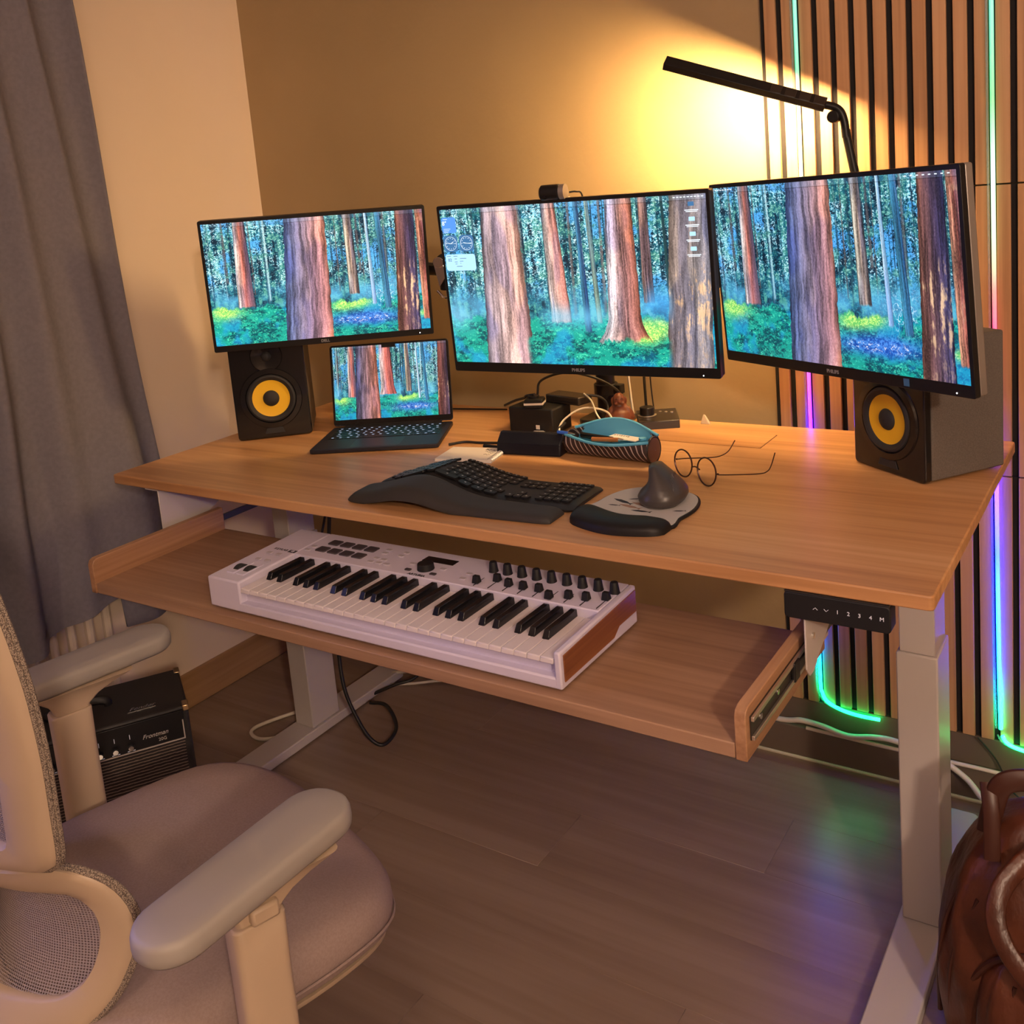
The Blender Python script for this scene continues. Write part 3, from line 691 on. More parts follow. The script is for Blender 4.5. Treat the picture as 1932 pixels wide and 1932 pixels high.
MB().prism(rr(.10, .10, .01, 3), 0, .004, T=TR(*aloc(-.2395, .5115, 1.221), rz=math.radians(-30)) @ XZ).build('vesa_plate', BLK, arm)
# bright cheek plates of the left elbow joint
MB().cyl(.0135, -.004, .004, 20, TR(*aloc(-1.262, .618, 1.256), rx=PI/2, rz=.45)).build('joint_cap', CHROME, arm, bevel=.001)
MB().loft([[(x, -.003, z) for x, z in ((-.012, .0), (.012, .0), (.016, -.03), (-.002, -.055))], [(x, .003, z) for x, z in ((-.012, .0), (.012, .0), (.016, -.03), (-.002, -.055))]], TR(*aloc(-1.262, .618, 1.250), rz=.45)).build('joint_cheek', CHROME, arm, bevel=.001)
MB().cyl(.028, -.008, .006, 20, TR(*aloc(-1.250, .632, 1.250), rx=PI/2, rz=.45)).build('joint_disc', BLK, arm, bevel=.001)
MB().tube([aloc(-1.275, .62, 1.185), aloc(-1.25, .62, 1.168), aloc(-1.215, .635, 1.185)], .003, 6, 5).build('cable_clip', CHROME, arm)

# webcam on the centre monitor
wc = thing('webcam', 'small black cylindrical webcam clipped on the centre monitor', 'webcam', (-.795, .418, 1.4085), math.radians(8))
MB().tube([(-.026, -.004, .002), (-.023, -.004, .002), (.014, -.004, .002), (.017, -.004, .002)], lambda t: .0165 if .1 < t < .9 else .0135, 20, 1).build('camera_body', BLK, wc)
MB().cyl(.0105, .014, .0185, 20, TR(-.012, 0, 0) @ XZ).build('lens_ring', GLOSS, wc)
MB().cyl(.0055, .0185, .0195, 16, TR(-.012, 0, 0) @ XZ).build('lens', M('lens_dark', (.01, .01, .02), .05), wc)
MB().tube([(.017, -.004, .002), (.028, -.004, .002)], .0160, 20, 1).build('end_cap', SILV, wc)
MB().box(-.018, .02, .004, .036, -.0125, -.0095).box(-.018, .02, .036, .039, -.045, -.0095).build('clip', STEEL, wc, bevel=.001)
MB().tube([(.034, 0, 0), (.045, .01, 0), (.05, .03, -.01), (.05, .045, -.08)], .0018, 6).build('webcam_cable', CABB, wc)
# ------------------------------------------------------------------ speakers
def speaker(loc, rz, label, dep=.185):
    t = thing('speaker', label, 'speaker', loc, rz, 'pair of black studio speakers with yellow cones')
    w, h = .186, .262
    MB().box(-w/2, w/2, .016, dep, .004, h-.004).build('cabinet', SPKSIDE, t, bevel=.004)
    F = MB().prism(rr(w, h-.004, .008, 4, 0, h/2), -.016, 0, T=XZ)
    F.build('baffle', GLOSS, t, bevel=.003)
    z0 = .104
    TT = TR(0, 0, z0) @ XZ
    MB().lathe([(.078, -.001), (.076, .004), (.064, .0045), (.060, .001)], 48, TT).build('bezel_ring', GLOSS, t)
    MB().lathe([(.0615, .0), (.060, .0055), (.056, .0075), (.0505, .0055), (.0465, .0012)], 48, TT).build('cone_surround', RUB, t)
    MB().lathe([(.0478, .0018), (.034, -.0), (.019, .0006)], 48, TT).build('woofer_cone', YEL, t)
    MB().lathe([(.0205, .0009), (.019, .0036), (.014, .0068), (.007, .0086), (.0005, .009)], 32, TT).build('dust_cap', RUB, t)
    TW = TR(0, 0, .212) @ XZ
    MB().lathe([(.040, .0), (.038, .0030), (.026, .0012), (.013, .0004)], 40, TW).build('tweeter_horn', GLOSS, t)
    MB().lathe([(.0125, .0006), (.010, .0045), (.005, .0068), (.0005, .0075)], 24, TW).build('tweeter_dome', RUB, t)
    MB().prism([(-.026, -.007), (.026, -.007), (.020, .008), (-.020, .008)], 0, .002, T=TR(0, 0, .020) @ XZ).build('bass_port', RUB, t, bevel=.001)
    MB().box(-.07, .07, .03, dep-.02, 0, .004).build('foam_foot', RUB, t)
    return t
speaker((-1.647, .373, H), math.radians(41.5), 'left black studio speaker with yellow cone, beside the laptop')
speaker((-.1785, .5215, H), math.radians(-35.5), 'right black studio speaker with yellow cone, at the desk end')

# ------------------------------------------------------------------ laptop
lap = thing('laptop', 'open black laptop with forest wallpaper beside the left speaker', 'laptop', (-1.4327, .2742, H), .4734)
LW, LD, LH = .310, .214, .207
MB().prism(rr(LW, LD, .008, 4, LW/2, LD/2), .001, .011).build('base', LAPM, lap, bevel=.002)
MB().box(.014, LW-.014, .092, LD-.018, .011, .0113).build('keyboard_well', BLK, lap)
MB().prism(rr(.12, .072, .004, 3, LW/2, .047), .011, .0112).build('trackpad', M('trackpad', (.016, .016, .024), .42, .2), lap)
kme = MB().prism(rr(.0158, .0148, .002, 2), 0, .0009).mesh('laptop_key', KCAP)
lg = MB()
for r_ in range(6):
    yy = .101+r_*.0172; n = [9, 13, 13, 14, 14, 14][r_]; x = .019
    ws = {0: [1, 1, 1, 1.3, 5.2, 1.3, 1, 1, 1], 1: [2.3]+[1]*10+[2.4, 0][:1], 2: [1.8]+[1]*11+[1.8], 3: [1.5]+[1]*12, 4: [1]*13+[1.4], 5: [1]*14}[r_]
    tot = sum(ws); un = (LW-.038)/tot
    for w_ in ws:
        o = link('key', kme, lap); cx = x+un*w_/2; o.location = (cx, yy, .0113); o.scale = ((un*w_-.0022)/.0158, .85 if r_ < 5 else .6, 1)
        if w_ < 2: lg.box(cx-.0028, cx+.0028, yy-.002, yy+.002, .0123, .01235)
        elif w_ < 4: lg.box(cx-.006, cx+.006, yy-.0012, yy+.0012, .0123, .01235)
        x += un*w_
lg.build('key_legends', E_('backlight', (.62, .74, 1), .55), lap, kind='stuff')
ti = .1739
TL = TR(0, LD, .013) @ Matrix.Rotation(-ti, 4, 'X')
MB().prism(rr(LW, LH, .008, 4, LW/2, LH/2), -.0045, 0, T=TL @ XZ).build('lid', LAPM, lap, bevel=.001)
MB().prism(rr(LW-.002, LH-.004, .007, 4, LW/2, LH/2+.001), 0, .0004, T=TL @ XZ).build('screen_bezel', GLOSS, lap)
me = bpy.data.meshes.new('screen'); me.from_pydata([tuple(TL @ Vector(p)) for p in ((.006, -.0006, .016), (LW-.006, -.0006, .016), (LW-.006, -.0006, LH-.005), (.006, -.0006, LH-.005))], [], [(0, 1, 2, 3)])
uv = me.uv_layers.new(name='UVMap')
for i, c_ in enumerate(((0, 0), (1, 0), (1, 1), (0, 1))): uv.data[i].uv = c_
me.materials.append(screen_mat(2, 1.0)); link('screen', me, lap)
MB().box(LW/2-.018, LW/2+.018, -.0012, -.0007, LH-.0125, LH-.005, TL).build('notch', BLK, lap)
MB().tube([(.03, LD+.001, .0115), (LW-.03, LD+.001, .0115)], .005, 10, 1).build('hinge', BLK, lap)

# ------------------------------------------------------------------ ergonomic keyboard
kb = thing('computer_keyboard', 'black curved ergonomic keyboard with grey padded palm rest', 'keyboard', (-.862, .035, H), math.radians(3.0))
KW = .466
def kh(u):  # crest height of the arch
    return .017+.030*math.exp(-((u+.085)/.088)**2)
def kz(u, v):
    a = kh(u)
    return a*(.80+.20*math.exp(-((v-.10)/.09)**2)) if v > .075 else a*(.80+.20*math.exp(-((v-.10)/.09)**2))
def vf(u): return .012*(abs(u)/.23)**3+.010*math.sin((u+.23)*6.5)-.006*math.exp(-((u+.05)/.1)**2)
def vm(u): return .085+.018*math.exp(-((u+.09)/.09)**2)-.01*(u/.23)
def vb(u): return .222+.012*math.exp(-((u+.10)/.10)**2)-.085*max(0, (-u-.13)/.10)**1.6
def slab(u0, u1, f0, f1, drop, lift, name, mat, nu=52, nv=12, edge=.01):
    m = MB(); rings = []
    for i in range(nu):
        s = i/(nu-1); u = u0+(u1-u0)*s
        e = min(1, min(s, 1-s)*nu/3.0); e = math.sqrt(max(0, 1-(1-e)**2))
        a, b = f0(u), f1(u); cst = (a+b)/2; hw = (b-a)/2*(.86+.14*e)
        ring = []
        for j in range(nv+1):
            q = -1+2*j/nv; v = cst+hw*q
            rnd = 1-abs(q)**6*.55
            zt = (kz(u, v)+lift)*rnd*(.55+.45*e)
            ring.append((u, v, max(.003, zt)))
        for j in range(nv, -1, -1):
            q = -1+2*j/nv; v = cst+hw*q*.97
            zb = max(.001, (kz(u, v)-drop)*(.55+.45*e)*.85)
            ring.append((u, v, min(zb, ring[nv-(nv-j)][2]-.001)))
        rings.append(ring)
    return m.loft(rings).build(name, mat, kb, angle=60)
slab(-.233, .222, vf, vm, .020, 0, 'palm_rest', KREST)
slab(-.224, .233, lambda u: vm(u)+.0015, vb, .016, -.003, 'key_deck', KBD)
kme = MB().prism(rr(.0165, .0165, .003, 2), 0, .004).mesh('keycap', KCAP)
lg = MB()
def add_key(u, v, wu=1., wv=1., rot=0):
    o = link('key', kme, kb)
    du = (kz(u+.004, v)-kz(u-.004, v))/.008; dv = (kz(u, v+.004)-kz(u, v-.004))/.008
    o.location = (u, v, kz(u, v)-.0042)
    o.rotation_euler = Matrix.Rotation(math.atan(dv), 3, 'X').to_euler() if False else (math.atan(dv), -math.atan(du), rot)
    o.scale = (wu, wv, 1)
    T = TR(u, v, kz(u, v)-.0042, math.atan(dv), -math.atan(du), rot)
    lg.box(-.0018, .0018, 0, .003, .0041, .00415, T)
for r_ in range(6):
    for c_ in range(14):
        side = -1 if c_ < 6 else 1
        if side < 0:
            u = -.098-.0178*(5-c_)-.004; v = .128+.0182*r_-.0045*(5-c_)*.9; rot = .20
        else:
            u = -.066+.0182*(c_-6)+.001*r_*0; v = .128+.0182*r_-.0022*(c_-6)*0-.0035*(c_-6)*.5; rot = -.09
        if v > vb(u)-.011 or v < vm(u)+.010 or abs(u) > .222: continue
        if c_ == 13 and r_ in (1, 2): continue
        add_key(u, v, 1, .9 if r_ < 5 else .6, rot)
for v, wu, us in ((.112, 3.2, (-.135, -.055)), (.108, 1.5, (-.010, .020, .050))):
    for u in us: add_key(u, v if u < -.1 else v-.002-.12*(u+.05)*.5, wu, .85, .15 if u < -.1 else -.1)
for r_ in range(6):
    for c_ in range(4):
        add_key(.156+.0187*c_, .103+.0190*r_, 1, .95 if r_ < 5 else .65)
for u, v in ((.092, .100), (.110, .100), (.128, .100), (.110, .117), (.092, .160), (.110, .160), (.128, .160), (.092, .179), (.110, .179), (.128, .179)): add_key(u, v, .95, .9)
lg.build('key_legends', KLEG, kb, kind='stuff')

# ------------------------------------------------------------------ mouse mat, mouse, glasses
mat_ = thing('mouse_mat', 'grey printed mouse mat with black gel wrist rest', 'mouse mat', (-.527, .062, H), math.radians(-2))
def smooth2(P, sub=6):
    P = [Vector(p) for p in P]; Q = []; m = len(P)
    for i in range(m):
        p0, p1, p2, p3 = P[i-1], P[i], P[(i+1) % m], P[(i+2) % m]
        for k in range(sub):
            t = k/sub; Q.append(tuple(.5*((2*p1)+(-p0+p2)*t+(2*p0-5*p1+4*p2-p3)*t*t+(-p0+3*p1-3*p2+p3)*t**3)))
    return Q
def matpts(k=1.):
    return [(x*k, y_) for x, y_ in smooth2(((-.088, .045), (-.092, .12), (-.088, .17), (-.070, .210), (-.035, .232), (.01, .236), (.055, .222), (.080, .195), (.092, .15), (.089, .10), (.080, .045)))]
MB().prism(matpts(), .0, .006).build('mat_base', GEL, mat_, bevel=.002)
MB().prism([(x*.955, .118+(y_-.118)*.965) for x, y_ in matpts()], .006, .0072).build('mat_surface', PADT, mat_)
def gel(u, v):
    x = -.094+.186*u; s = u
    y0 = .004+.006*math.cos(s*2*PI)-.010*math.sin(PI*s)*.6+.012*(2*abs(s-.5))**6; y1 = .072+.012*math.cos(s*2*PI)-.022*max(0, (s-.72)/.28)
    return x, y0, y1
rings = []
for i in range(30):
    s = i/29; x, y0, y1 = gel(s, 0); e = min(1, min(s, 1-s)*8); e = math.sqrt(1-(1-e)**2); c_ = (y0+y1)/2; hw = (y1-y0)/2*(.75+.25*e)
    rings.append([(x, c_+hw*math.cos(a), max(.0004, (.0235-.004*s)*(.35+.65*e)*max(0, math.sin(a))**.55)) for a in [PI*k/14 for k in range(15)]]+[(x, c_, .0003)])
MB().loft(rings).build('gel_wrist_rest', GEL, mat_, angle=60)
pr = MB()
def fish(cx, cy, L, a, mi=0):
    pts = [(-L/2, 0), (-L*.2, L*.10), (L*.15, L*.09), (L*.35, L*.02), (L*.5, L*.12), (L*.46, 0), (L*.5, -L*.1), (L*.35, -L*.03), (L*.1, -L*.10), (-L*.25, -L*.08)]
    pr.prism(pts, .0072, .00735, T=TR(cx, cy, 0, rz=a), mi=mi)
fish(-.045, .135, .05, -.35); fish(-.030, .155, .026, .5); fish(-.050, .112, .024, .1); fish(-.02, .115, .05, -.2, 1); fish(.0, .13, .06, -.25, 1); fish(.01, .10, .04, .05); fish(.072, .125, .024, .4); fish(-.02, .175, .03, .4, 1)
pr.build('mat_print', [PRINT, M('rusty_print', (.30, .17, .12), .6)], mat_)
# vertical mouse: stacked superellipse sections, leaning ridge
ms = thing('vertical_mouse', 'dark grey vertical ergonomic mouse standing on the mat', 'mouse', (-.497, .222, H+.0073), math.radians(8))
rings = []
QS = [0, .08, .2, .32, .45, .6, .75, .88, 1]
XLs = [.034, .040, .0425, .037, .0265, .0185, .0155, .0150, .013]
XRs = [.034, .041, .0455, .0455, .0405, .031, .021, .012, .004]
for i in range(30):
    q = i/29; z = .001+.0675*q
    xl, xr = np.interp(q, QS, XLs), np.interp(q, QS, XRs)
    ry = np.interp(q, QS, [.046, .052, .053, .051, .047, .041, .034, .028, .021])
    if i == 29: xl, xr, ry = xl*.6, xr*.4, ry*.75
    ring = []
    for a_ in range(32):
        a = 2*PI*a_/32; ca, sa = math.cos(a), math.sin(a)
        x = (xr if ca > 0 else xl)*abs(ca)**.9*(1 if ca > 0 else -1); y_ = ry*abs(sa)**.9*(1 if sa > 0 else -1)
        ring.append((x-.002-.009*q*q, y_+.006*q, z))
    rings.append(ring)
MB().loft(rings).build('shell', MOUSE, ms, angle=60)
rb = MB()
for k in range(7): rb.tube([(.028-.0015*k, -.012+.0095*k-.02, .020), (.027-.0010*k, -.012+.0085*k-.016, .036), (.018, -.008+.006*k-.010, .052)], .0004, 5, 3)
rb.build('grip_rib', MOUSE, ms)
MB().prism(rr(.058, .082, .026, 6), .0, .0015).build('sole', RUB, ms)
# eyeglasses: local x along the front, y away
gl = thing('eyeglasses', 'thin dark wire round eyeglasses lying open on the desk', 'eyeglasses', (-.498, .362, H), math.radians(-31)); gl.scale = (1.12, 1.12, 1.12)
gt = math.radians(12)
for s_ in (-1, 1):
    cx = s_*.0335; n = 28
    path = []
    for k in range(n):
        a = 2*PI*k/n; x = cx+.0255*math.cos(a)*(1+.05*math.sin(a)); zz = .0255+.0245*math.sin(a)
        path.append((x, -math.sin(gt)*0+zz*math.sin(gt)*.35, 0.0014+zz*math.cos(gt)*.98))
    MB().tube(path, .0014, 6, 1, closed=True).build('lens_rim', GLASSF, gl)
    vs = path; mb = MB(); mb.add(vs, [tuple(range(n))]); mb.build('lens', GLASS, gl)
    hx = s_*.060
    MB().tube([(hx, .006, .026), (hx+s_*.004, .03, .022), (hx+s_*.005, .085, .0125), (hx+s_*.003, .105, .0125), (hx-s_*.002, .118, .020), (hx-s_*.006, .130, .038)], .0010, 6, 6).build('temple_arm', GLASSF, gl)
    MB().tube([(s_*.0575, .005, .027), (hx, .007, .0265)], .0018, 6, 1).build('hinge', GLASSF, gl)
MB().tube([(-.0105, .004, .024), (0, .004, .0265), (.0105, .004, .024)], .0013, 6, 5).build('bridge', GLASSF, gl)

# ------------------------------------------------------------------ pencil case and its contents
pc = thing('pencil_case', 'open striped pencil case with light blue lining, lying full of pens', 'pencil case', (-.728, .462, H), math.radians(-4))
PL = .205
def shell(u, side, k):  # u 0..1 along, k 0..1 from bottom centre up to the lip
    op = math.sin(PI*min(1, max(0, u)))**1.1
    hw = .020+.020*op                       # half opening
    x = -PL/2+PL*u
    wmax = .030
    a = k*PI*.62
    y_ = side*(wmax*math.sin(min(a, PI/2))*(1 if a < PI/2 else 1)+(hw-wmax)*max(0, (k-.75)/.25))
    lip = (.046 if side < 0 else .052)+(.022*op if side > 0 else -.008*op)
    z = .0005+lip*(1-math.cos(k*PI/2))**.85 if k > 0 else .0005
    return (x, y_, z)
for side in (-1, 1):
    MB().grid(40, 12, lambda u, v: shell(u, side, v)).build('case_side', STRIPE, pc, angle=80).modifiers.new('t', 'SOLIDIFY').thickness = -.0015 if side > 0 else .0015
    def inn(u, v):
        p = Vector(shell(u, side, .25+.75*v)); p.y *= .93; p.z += .0012; return tuple(p)
    MB().grid(40, 10, inn).build('case_lining', BLUE, pc, angle=80)
    MB().tube([tuple(Vector(shell(u/24, side, 1))+Vector((0, 0, .001))) for u in range(25)], .0032, 8, 1).build('zip_tape', BLUE, pc)
for s_, m_ in ((1, M('worn_brown_leather', (.08, .035, .028), .6)), (-1, STRIPE)):
    MB().lathe([(.0005, .004), (.018, .004), (.0255, .001), (.0275, -.004)], 28, TR(s_*PL/2, 0, .0275, ry=PI/2*s_)).build('case_end', m_, pc)
MB().tube([(PL/2, .0275*math.cos(2*PI*k/24), .0275+.0275*math.sin(2*PI*k/24)) for k in range(24)], .0018, 6, 1, closed=True).build('end_piping', BLK, pc)
MB().cyl(.008, 0, .003, 16, TR(PL/2-.018, -.012, .052)).build('zip_pull', BLUE, pc)
def pen(nm, lab, cat, loc, rz, L, r, mats, tip, ry=0):
    t = thing(nm, lab, cat, loc, rz); t.rotation_euler = (0, ry, rz)
    MB().tube([(-L/2, 0, 0), (L/2, 0, 0)], r, 14, 1).build('barrel', mats[0], t, bevel=.0005)
    MB().cyl(r*.95, 0, .018, 14, TR(L/2, 0, 0, ry=PI/2), r2=r*.35).build('tip', mats[1], t)
    if tip: MB().cyl(r*.32, .018, .026, 10, TR(L/2, 0, 0, ry=PI/2), r2=.0004).build('point', mats[2], t)
pen('fineliner', 'brown barrelled pen with chrome collar in the pencil case', 'pen', (-.735, .450, H+.043), math.radians(8), .060, .0048, (M('orange_wood', (.35, .13, .04), .4), CHROME, PRINT), True)
pen('marker_pen', 'thick black marker inside the pencil case', 'pen', (-.765, .468, H+.041), math.radians(-12), .085, .0065, (GLOSS, BLK, PRINT), False)
pen('ballpoint_pen', 'blue ballpoint pen standing behind the case lining', 'pen', (-.838, .452, H+.050), math.radians(-8), .03, .004, (M('blue_pen', (.03, .12, .6), .35), EW if False else CHROME, PRINT), False)
nc = thing('folded_note', 'folded white card with dark print in the pencil case', 'card', (-.695, .468, H+.044), math.radians(-12))
MB().box(-.040, .036, -.014, .014, 0, .0015).build('card_sheet', PAPER, nc)
q = MB()
for i in range(7): q.box(-.036+i*.006, -.033+i*.006, .004+.001*(i % 3), .009, .0015, .0018)
q.build('card_marks', PRINT, nc)

# eyeglass case, notebook, pen
ec = thing('glasses_case', 'dark navy triangular glasses case beside the pencil case', 'glasses case', (-.918, .452, H), math.radians(7))
ep = [(-.030, .0), (.032, .0), (.030, .020), (.008, .046), (-.004, .047), (-.026, .026)]
MB().loft([[(x*1.0, a, b) for a, b in ep] for x in (-.078, .078)]).build('case_body', CASEF, ec, bevel=.004)
MB().tube([(.03, -.0275, .024), (.0775, -.0275, .024)], .0006, 5, 1).build('flap_seam', CASEF, ec)
nb = thing('notebook', 'small white spiral notebook lying behind the black keyboard', 'notebook', (-1.038, .385, H), math.radians(11))
MB().box(-.070, .066, -.048, .048, 0, .006).build('page_block', PAPER, nb, bevel=.0006)
MB().box(-.071, .067, -.049, .049, -.0, .0012).build('cover', M('cover_card', (.6, .6, .62), .6), nb)
for i in range(16):
    yy = -.044+.0058*i
    MB().tube([(.062+.0065*math.cos(a), yy, .0045+.0052*math.sin(a)) for a in [2*PI*k/10 for k in range(10)]], .0007, 5, 1, closed=True).build('spiral_ring', STEEL, nb)
q = MB()
for i, (x, y_, w) in enumerate(((.02, .03, .014), (.04, .026, .008), (.024, .018, .01), (.036, .006, .012), (.02, .034, .006), (.030, -.006, .015))): q.tube([(x, y_, .0062), (x+w*.3, y_+.004, .0062), (x+w*.6, y_-.003, .0062), (x+w, y_+.002, .0062)], .0004, 4, 4)
q.build('handwriting', PRINT, nb)
pen('felt_pen', 'slim black pen lying behind the notebook', 'pen', (-.995, .446, H+.0048), math.radians(-2), .11, .0046, (BLK, BLK, PRINT), True)

# ------------------------------------------------------------------ power block with plugs, cables
pb = thing('power_strip', 'black cuboid power block with chargers plugged in on top', 'power strip', (-1.005, .63, H), math.radians(-2))
MB().box(-.066, .060, -.042, .040, 0, .062).build('housing', BLKM, pb, bevel=.004)
MB().box(.012, .022, -.0435, -.042, .012, .022).build('socket', PAPER, pb)
ad = thing('charger', 'white and black charger brick on the power block', 'charger', (-.995, .605, H+.062), math.radians(20))
MB().box(-.030, .014, -.018, .018, 0, .022).build('charger_body', BLKM, ad, bevel=.003)
MB().box(-.031, .015, -.0185, .0185, .008, .013).build('charger_band', PAPER, ad)
MB().cyl(.014, .022, .028, 20, TR(-.01, 0, 0)).build('charger_cap', BLK, ad)
ad2 = thing('charger', 'flat black adapter lying across the power block, right half', 'charger', (-.945, .665, H+.062), math.radians(-12))
MB().box(-.055, .052, -.024, .024, 0, .020).build('charger_body', SMOKE, ad2, bevel=.003)
MB().box(-.040, .045, -.0245, -.024, .006, .008).build('charger_seam', BLK, ad2)
MB().box(-.012, .014, -.008, .008, .0, .010).build('plug', PAPER, thing('usb_plug', 'white square usb plug at the power block front', 'plug', (-.985, .578, H), .3), bevel=.002)
def cable(path, r, mat, label, nm='cable', group=None):
    o = MB().tube(path, r, 8, 8).build(nm, mat, angle=60); return tag(o, label, 'cable', group)
cable([(-1.145, .44, H+.003), (-1.12, .47, H+.003), (-1.08, .475, H+.003), (-1.02, .49, H+.003), (-.975, .492, H+.006)], .003, CABB, 'black cable from the laptop running behind the navy case')
cable([(-1.13, .66, H+.045), (-1.09, .65, H+.062), (-1.05, .63, H+.075), (-1.03, .61, H+.086), (-1.00, .60, H+.093)], .0032, CABB, 'short black cable bending left from the power block')
cable([(-.995, .605, H+.092), (-.985, .61, H+.125), (-.93, .63, H+.142), (-.87, .65, H+.130), (-.82, .668, H+.10), (-.812, .69, H+.06), (-.813, .70, H+.004)], .0030, CABB, 'black cable arching high from charger to the figurine')
cable([(-.90, .665, H+.082), (-.87, .68, H+.075), (-.855, .69, H+.05), (-.85, .65, H+.02), (-.88, .60, H+.004), (-.93, .58, H+.012), (-.92, .60, H+.03)], .0032, CABB, 'black cable looping down right of the power block')
cable([(-.965, .575, H+.010), (-.95, .56, H+.004), (-.90, .545, H+.003), (-.84, .56, H+.003), (-.80, .60, H+.02), (-.83, .64, H+.05), (-.89, .63, H+.058), (-.93, .60, H+.03), (-.915, .565, H+.006), (-.87, .55, H+.003)], .0024, CABW, 'white charging cable looped right of the power block')
cable([(-.90, .66, H+.086), (-.87, .64, H+.075), (-.84, .61, H+.05), (-.80, .59, H+.02), (-.79, .57, H+.008)], .0020, CABW, 'thin pale cable sloping down to the pencil case')
cable([(-.842, .758, 1.12), (-.838, .766, 1.0), (-.835, .772, .90), (-.835, .78, H+.003)], .0032, CABW, 'white cable running down along the monitor pole')
cable([(-.815, .77, 1.12), (-.80, .775, 1.0), (-.80, .78, .92), (-.802, .785, H+.003)], .0035, CABB, 'thick black cable hanging right of the monitor pole')
cable([(-.79, .775, 1.12), (-.785, .778, 1.0), (-.783, .78, .92), (-.782, .788, H+.003)], .0018, CABB, 'thin black cable hanging right of the monitor pole')
cable([(-1.55, .50, H+.012), (-1.50, .50, H+.022), (-1.46, .51, H+.024), (-1.42, .54, H+.004), (-1.38, .58, H+.003)], .003, CABB, 'black speaker cable between left speaker and laptop')
cable([(-1.53, .46, H+.003), (-1.47, .485, H+.003), (-1.44, .50, H+.003)], .0025, CABB, 'thin black lead on the desk beside the left speaker')
cable([(-1.58, .66, H+.004), (-1.50, .70, H+.004), (-1.40, .73, H+.004), (-1.2, .77, H+.004)], .0022, CABB, 'thin black wire along the desk back behind the laptop')
cable([(-.555, .60, 1.10), (-.553, .61, 1.15), (-.555, .60, 1.22), (-.57, .62, 1.30)], .004, CABW, 'white cable in the gap between centre and right monitor')

# figurine: seated laughing figure carved from brown wood
fg = thing('figurine', 'small carved brown wooden seated figurine beside the monitor pole', 'figurine', (-.815, .672, H), math.radians(30))
def blob(T, rx, ry, rz_, n=14):
    m = MB(); rings = []
    for j in range(1, n):
        a = PI*j/n; rings.append([(rx*math.sin(a)*math.cos(b), ry*math.sin(a)*math.sin(b), -rz_*math.cos(a)) for b in [2*PI*k/20 for k in range(20)]])
    return m.loft(rings, T)
def merge_blobs(name, bl, mat, parent, vox=.0018):
    m = MB()
    for b in bl:
        base = len(m.v); m.v += b.v; m.f += [tuple(base+i for i in f) for f in b.f]; m.m += b.m
    o = m.build(name, mat, parent, angle=180)
    r = o.modifiers.new('r', 'REMESH'); r.mode = 'VOXEL'; r.voxel_size = vox; r.use_smooth_shade = True
    s = o.modifiers.new('s', 'SMOOTH'); s.iterations = 3; s.factor = .5
    return o
merge_blobs('figure_body', [blob(TR(0, 0, .014), .032, .026, .015), blob(TR(0, -.004, .030), .027, .024, .026), blob(TR(0, 0, .050), .022, .017, .017), blob(TR(0, -.002, .073), .0145, .0150, .0175),
    blob(TR(-.023, -.004, .043, ry=.5), .008, .009, .02), blob(TR(.023, -.004, .043, ry=-.5), .008, .009, .02), blob(TR(-.018, -.018, .012), .014, .011, .010), blob(TR(.018, -.018, .012), .014, .011, .010),
    blob(TR(-.015, 0, .071), .004, .004, .009), blob(TR(.015, 0, .071), .004, .004, .009), blob(TR(0, -.0165, .071), .0035, .004, .004), blob(TR(-.0075, -.014, .067), .005, .004, .004), blob(TR(.0075, -.014, .067), .005, .004, .004), blob(TR(0, -.013, .060), .007, .005, .004)], WOODF, fg)
for s_ in (-1, 1): MB().tube([(s_*.003, -.0158, .0775), (s_*.006, -.0152, .0785), (s_*.009, -.0135, .0772)], .0008, 5, 3).build('eye', PRINT, fg)
MB().tube([(-.005, -.0172, .0625), (0, -.0178, .0605), (.005, -.0172, .0625)], .0008, 5, 3).build('mouth', PRINT, fg)
# controller box with knob
cb = thing('volume_controller', 'dark low desktop box with a big round knob near the figurine', 'controller', (-.748, .738, H), math.radians(30))
MB().loft([[(-.050, -.042, 0), (.045, -.042, 0), (.045, .038, 0), (-.050, .038, 0)], [(-.050, -.042, .020), (.045, -.042, .020), (.045, .038, .030), (-.050, .038, .030)]]).build('box_body', SMOKE, cb, bevel=.002)
MB().cyl(.017, .024, .045, 28, TR(-.026, .004, 0)).build('knob', BLK, cb, bevel=.002)
MB().cyl(.022, .0245, .0262, 28, TR(-.026, .004, 0)).build('knob_ring', STEEL, cb)
for i in range(3): MB().cyl(.0035, .0255, .0285, 12, TR(.006+i*.013, .020-.006*i, 0)).build('button', STEEL, cb)
nub = thing('cable_clip', 'small translucent clip standing at the desk back edge', 'clip', (-.648, .775, H), 0)
MB().loft([[(-.010, -.005, 0), (.012, -.005, 0), (.012, .005, 0), (-.010, .005, 0)], [(-.006, -.004, .012), (.007, -.004, .010), (.007, .004, .010), (-.006, .004, .012)], [(-.003, -.002, .022), (.001, -.002, .021), (.001, .002, .021), (-.003, .002, .022)]]).build('clip_body', M('frosted', (.62, .54, .42), .3), nub, bevel=.001)

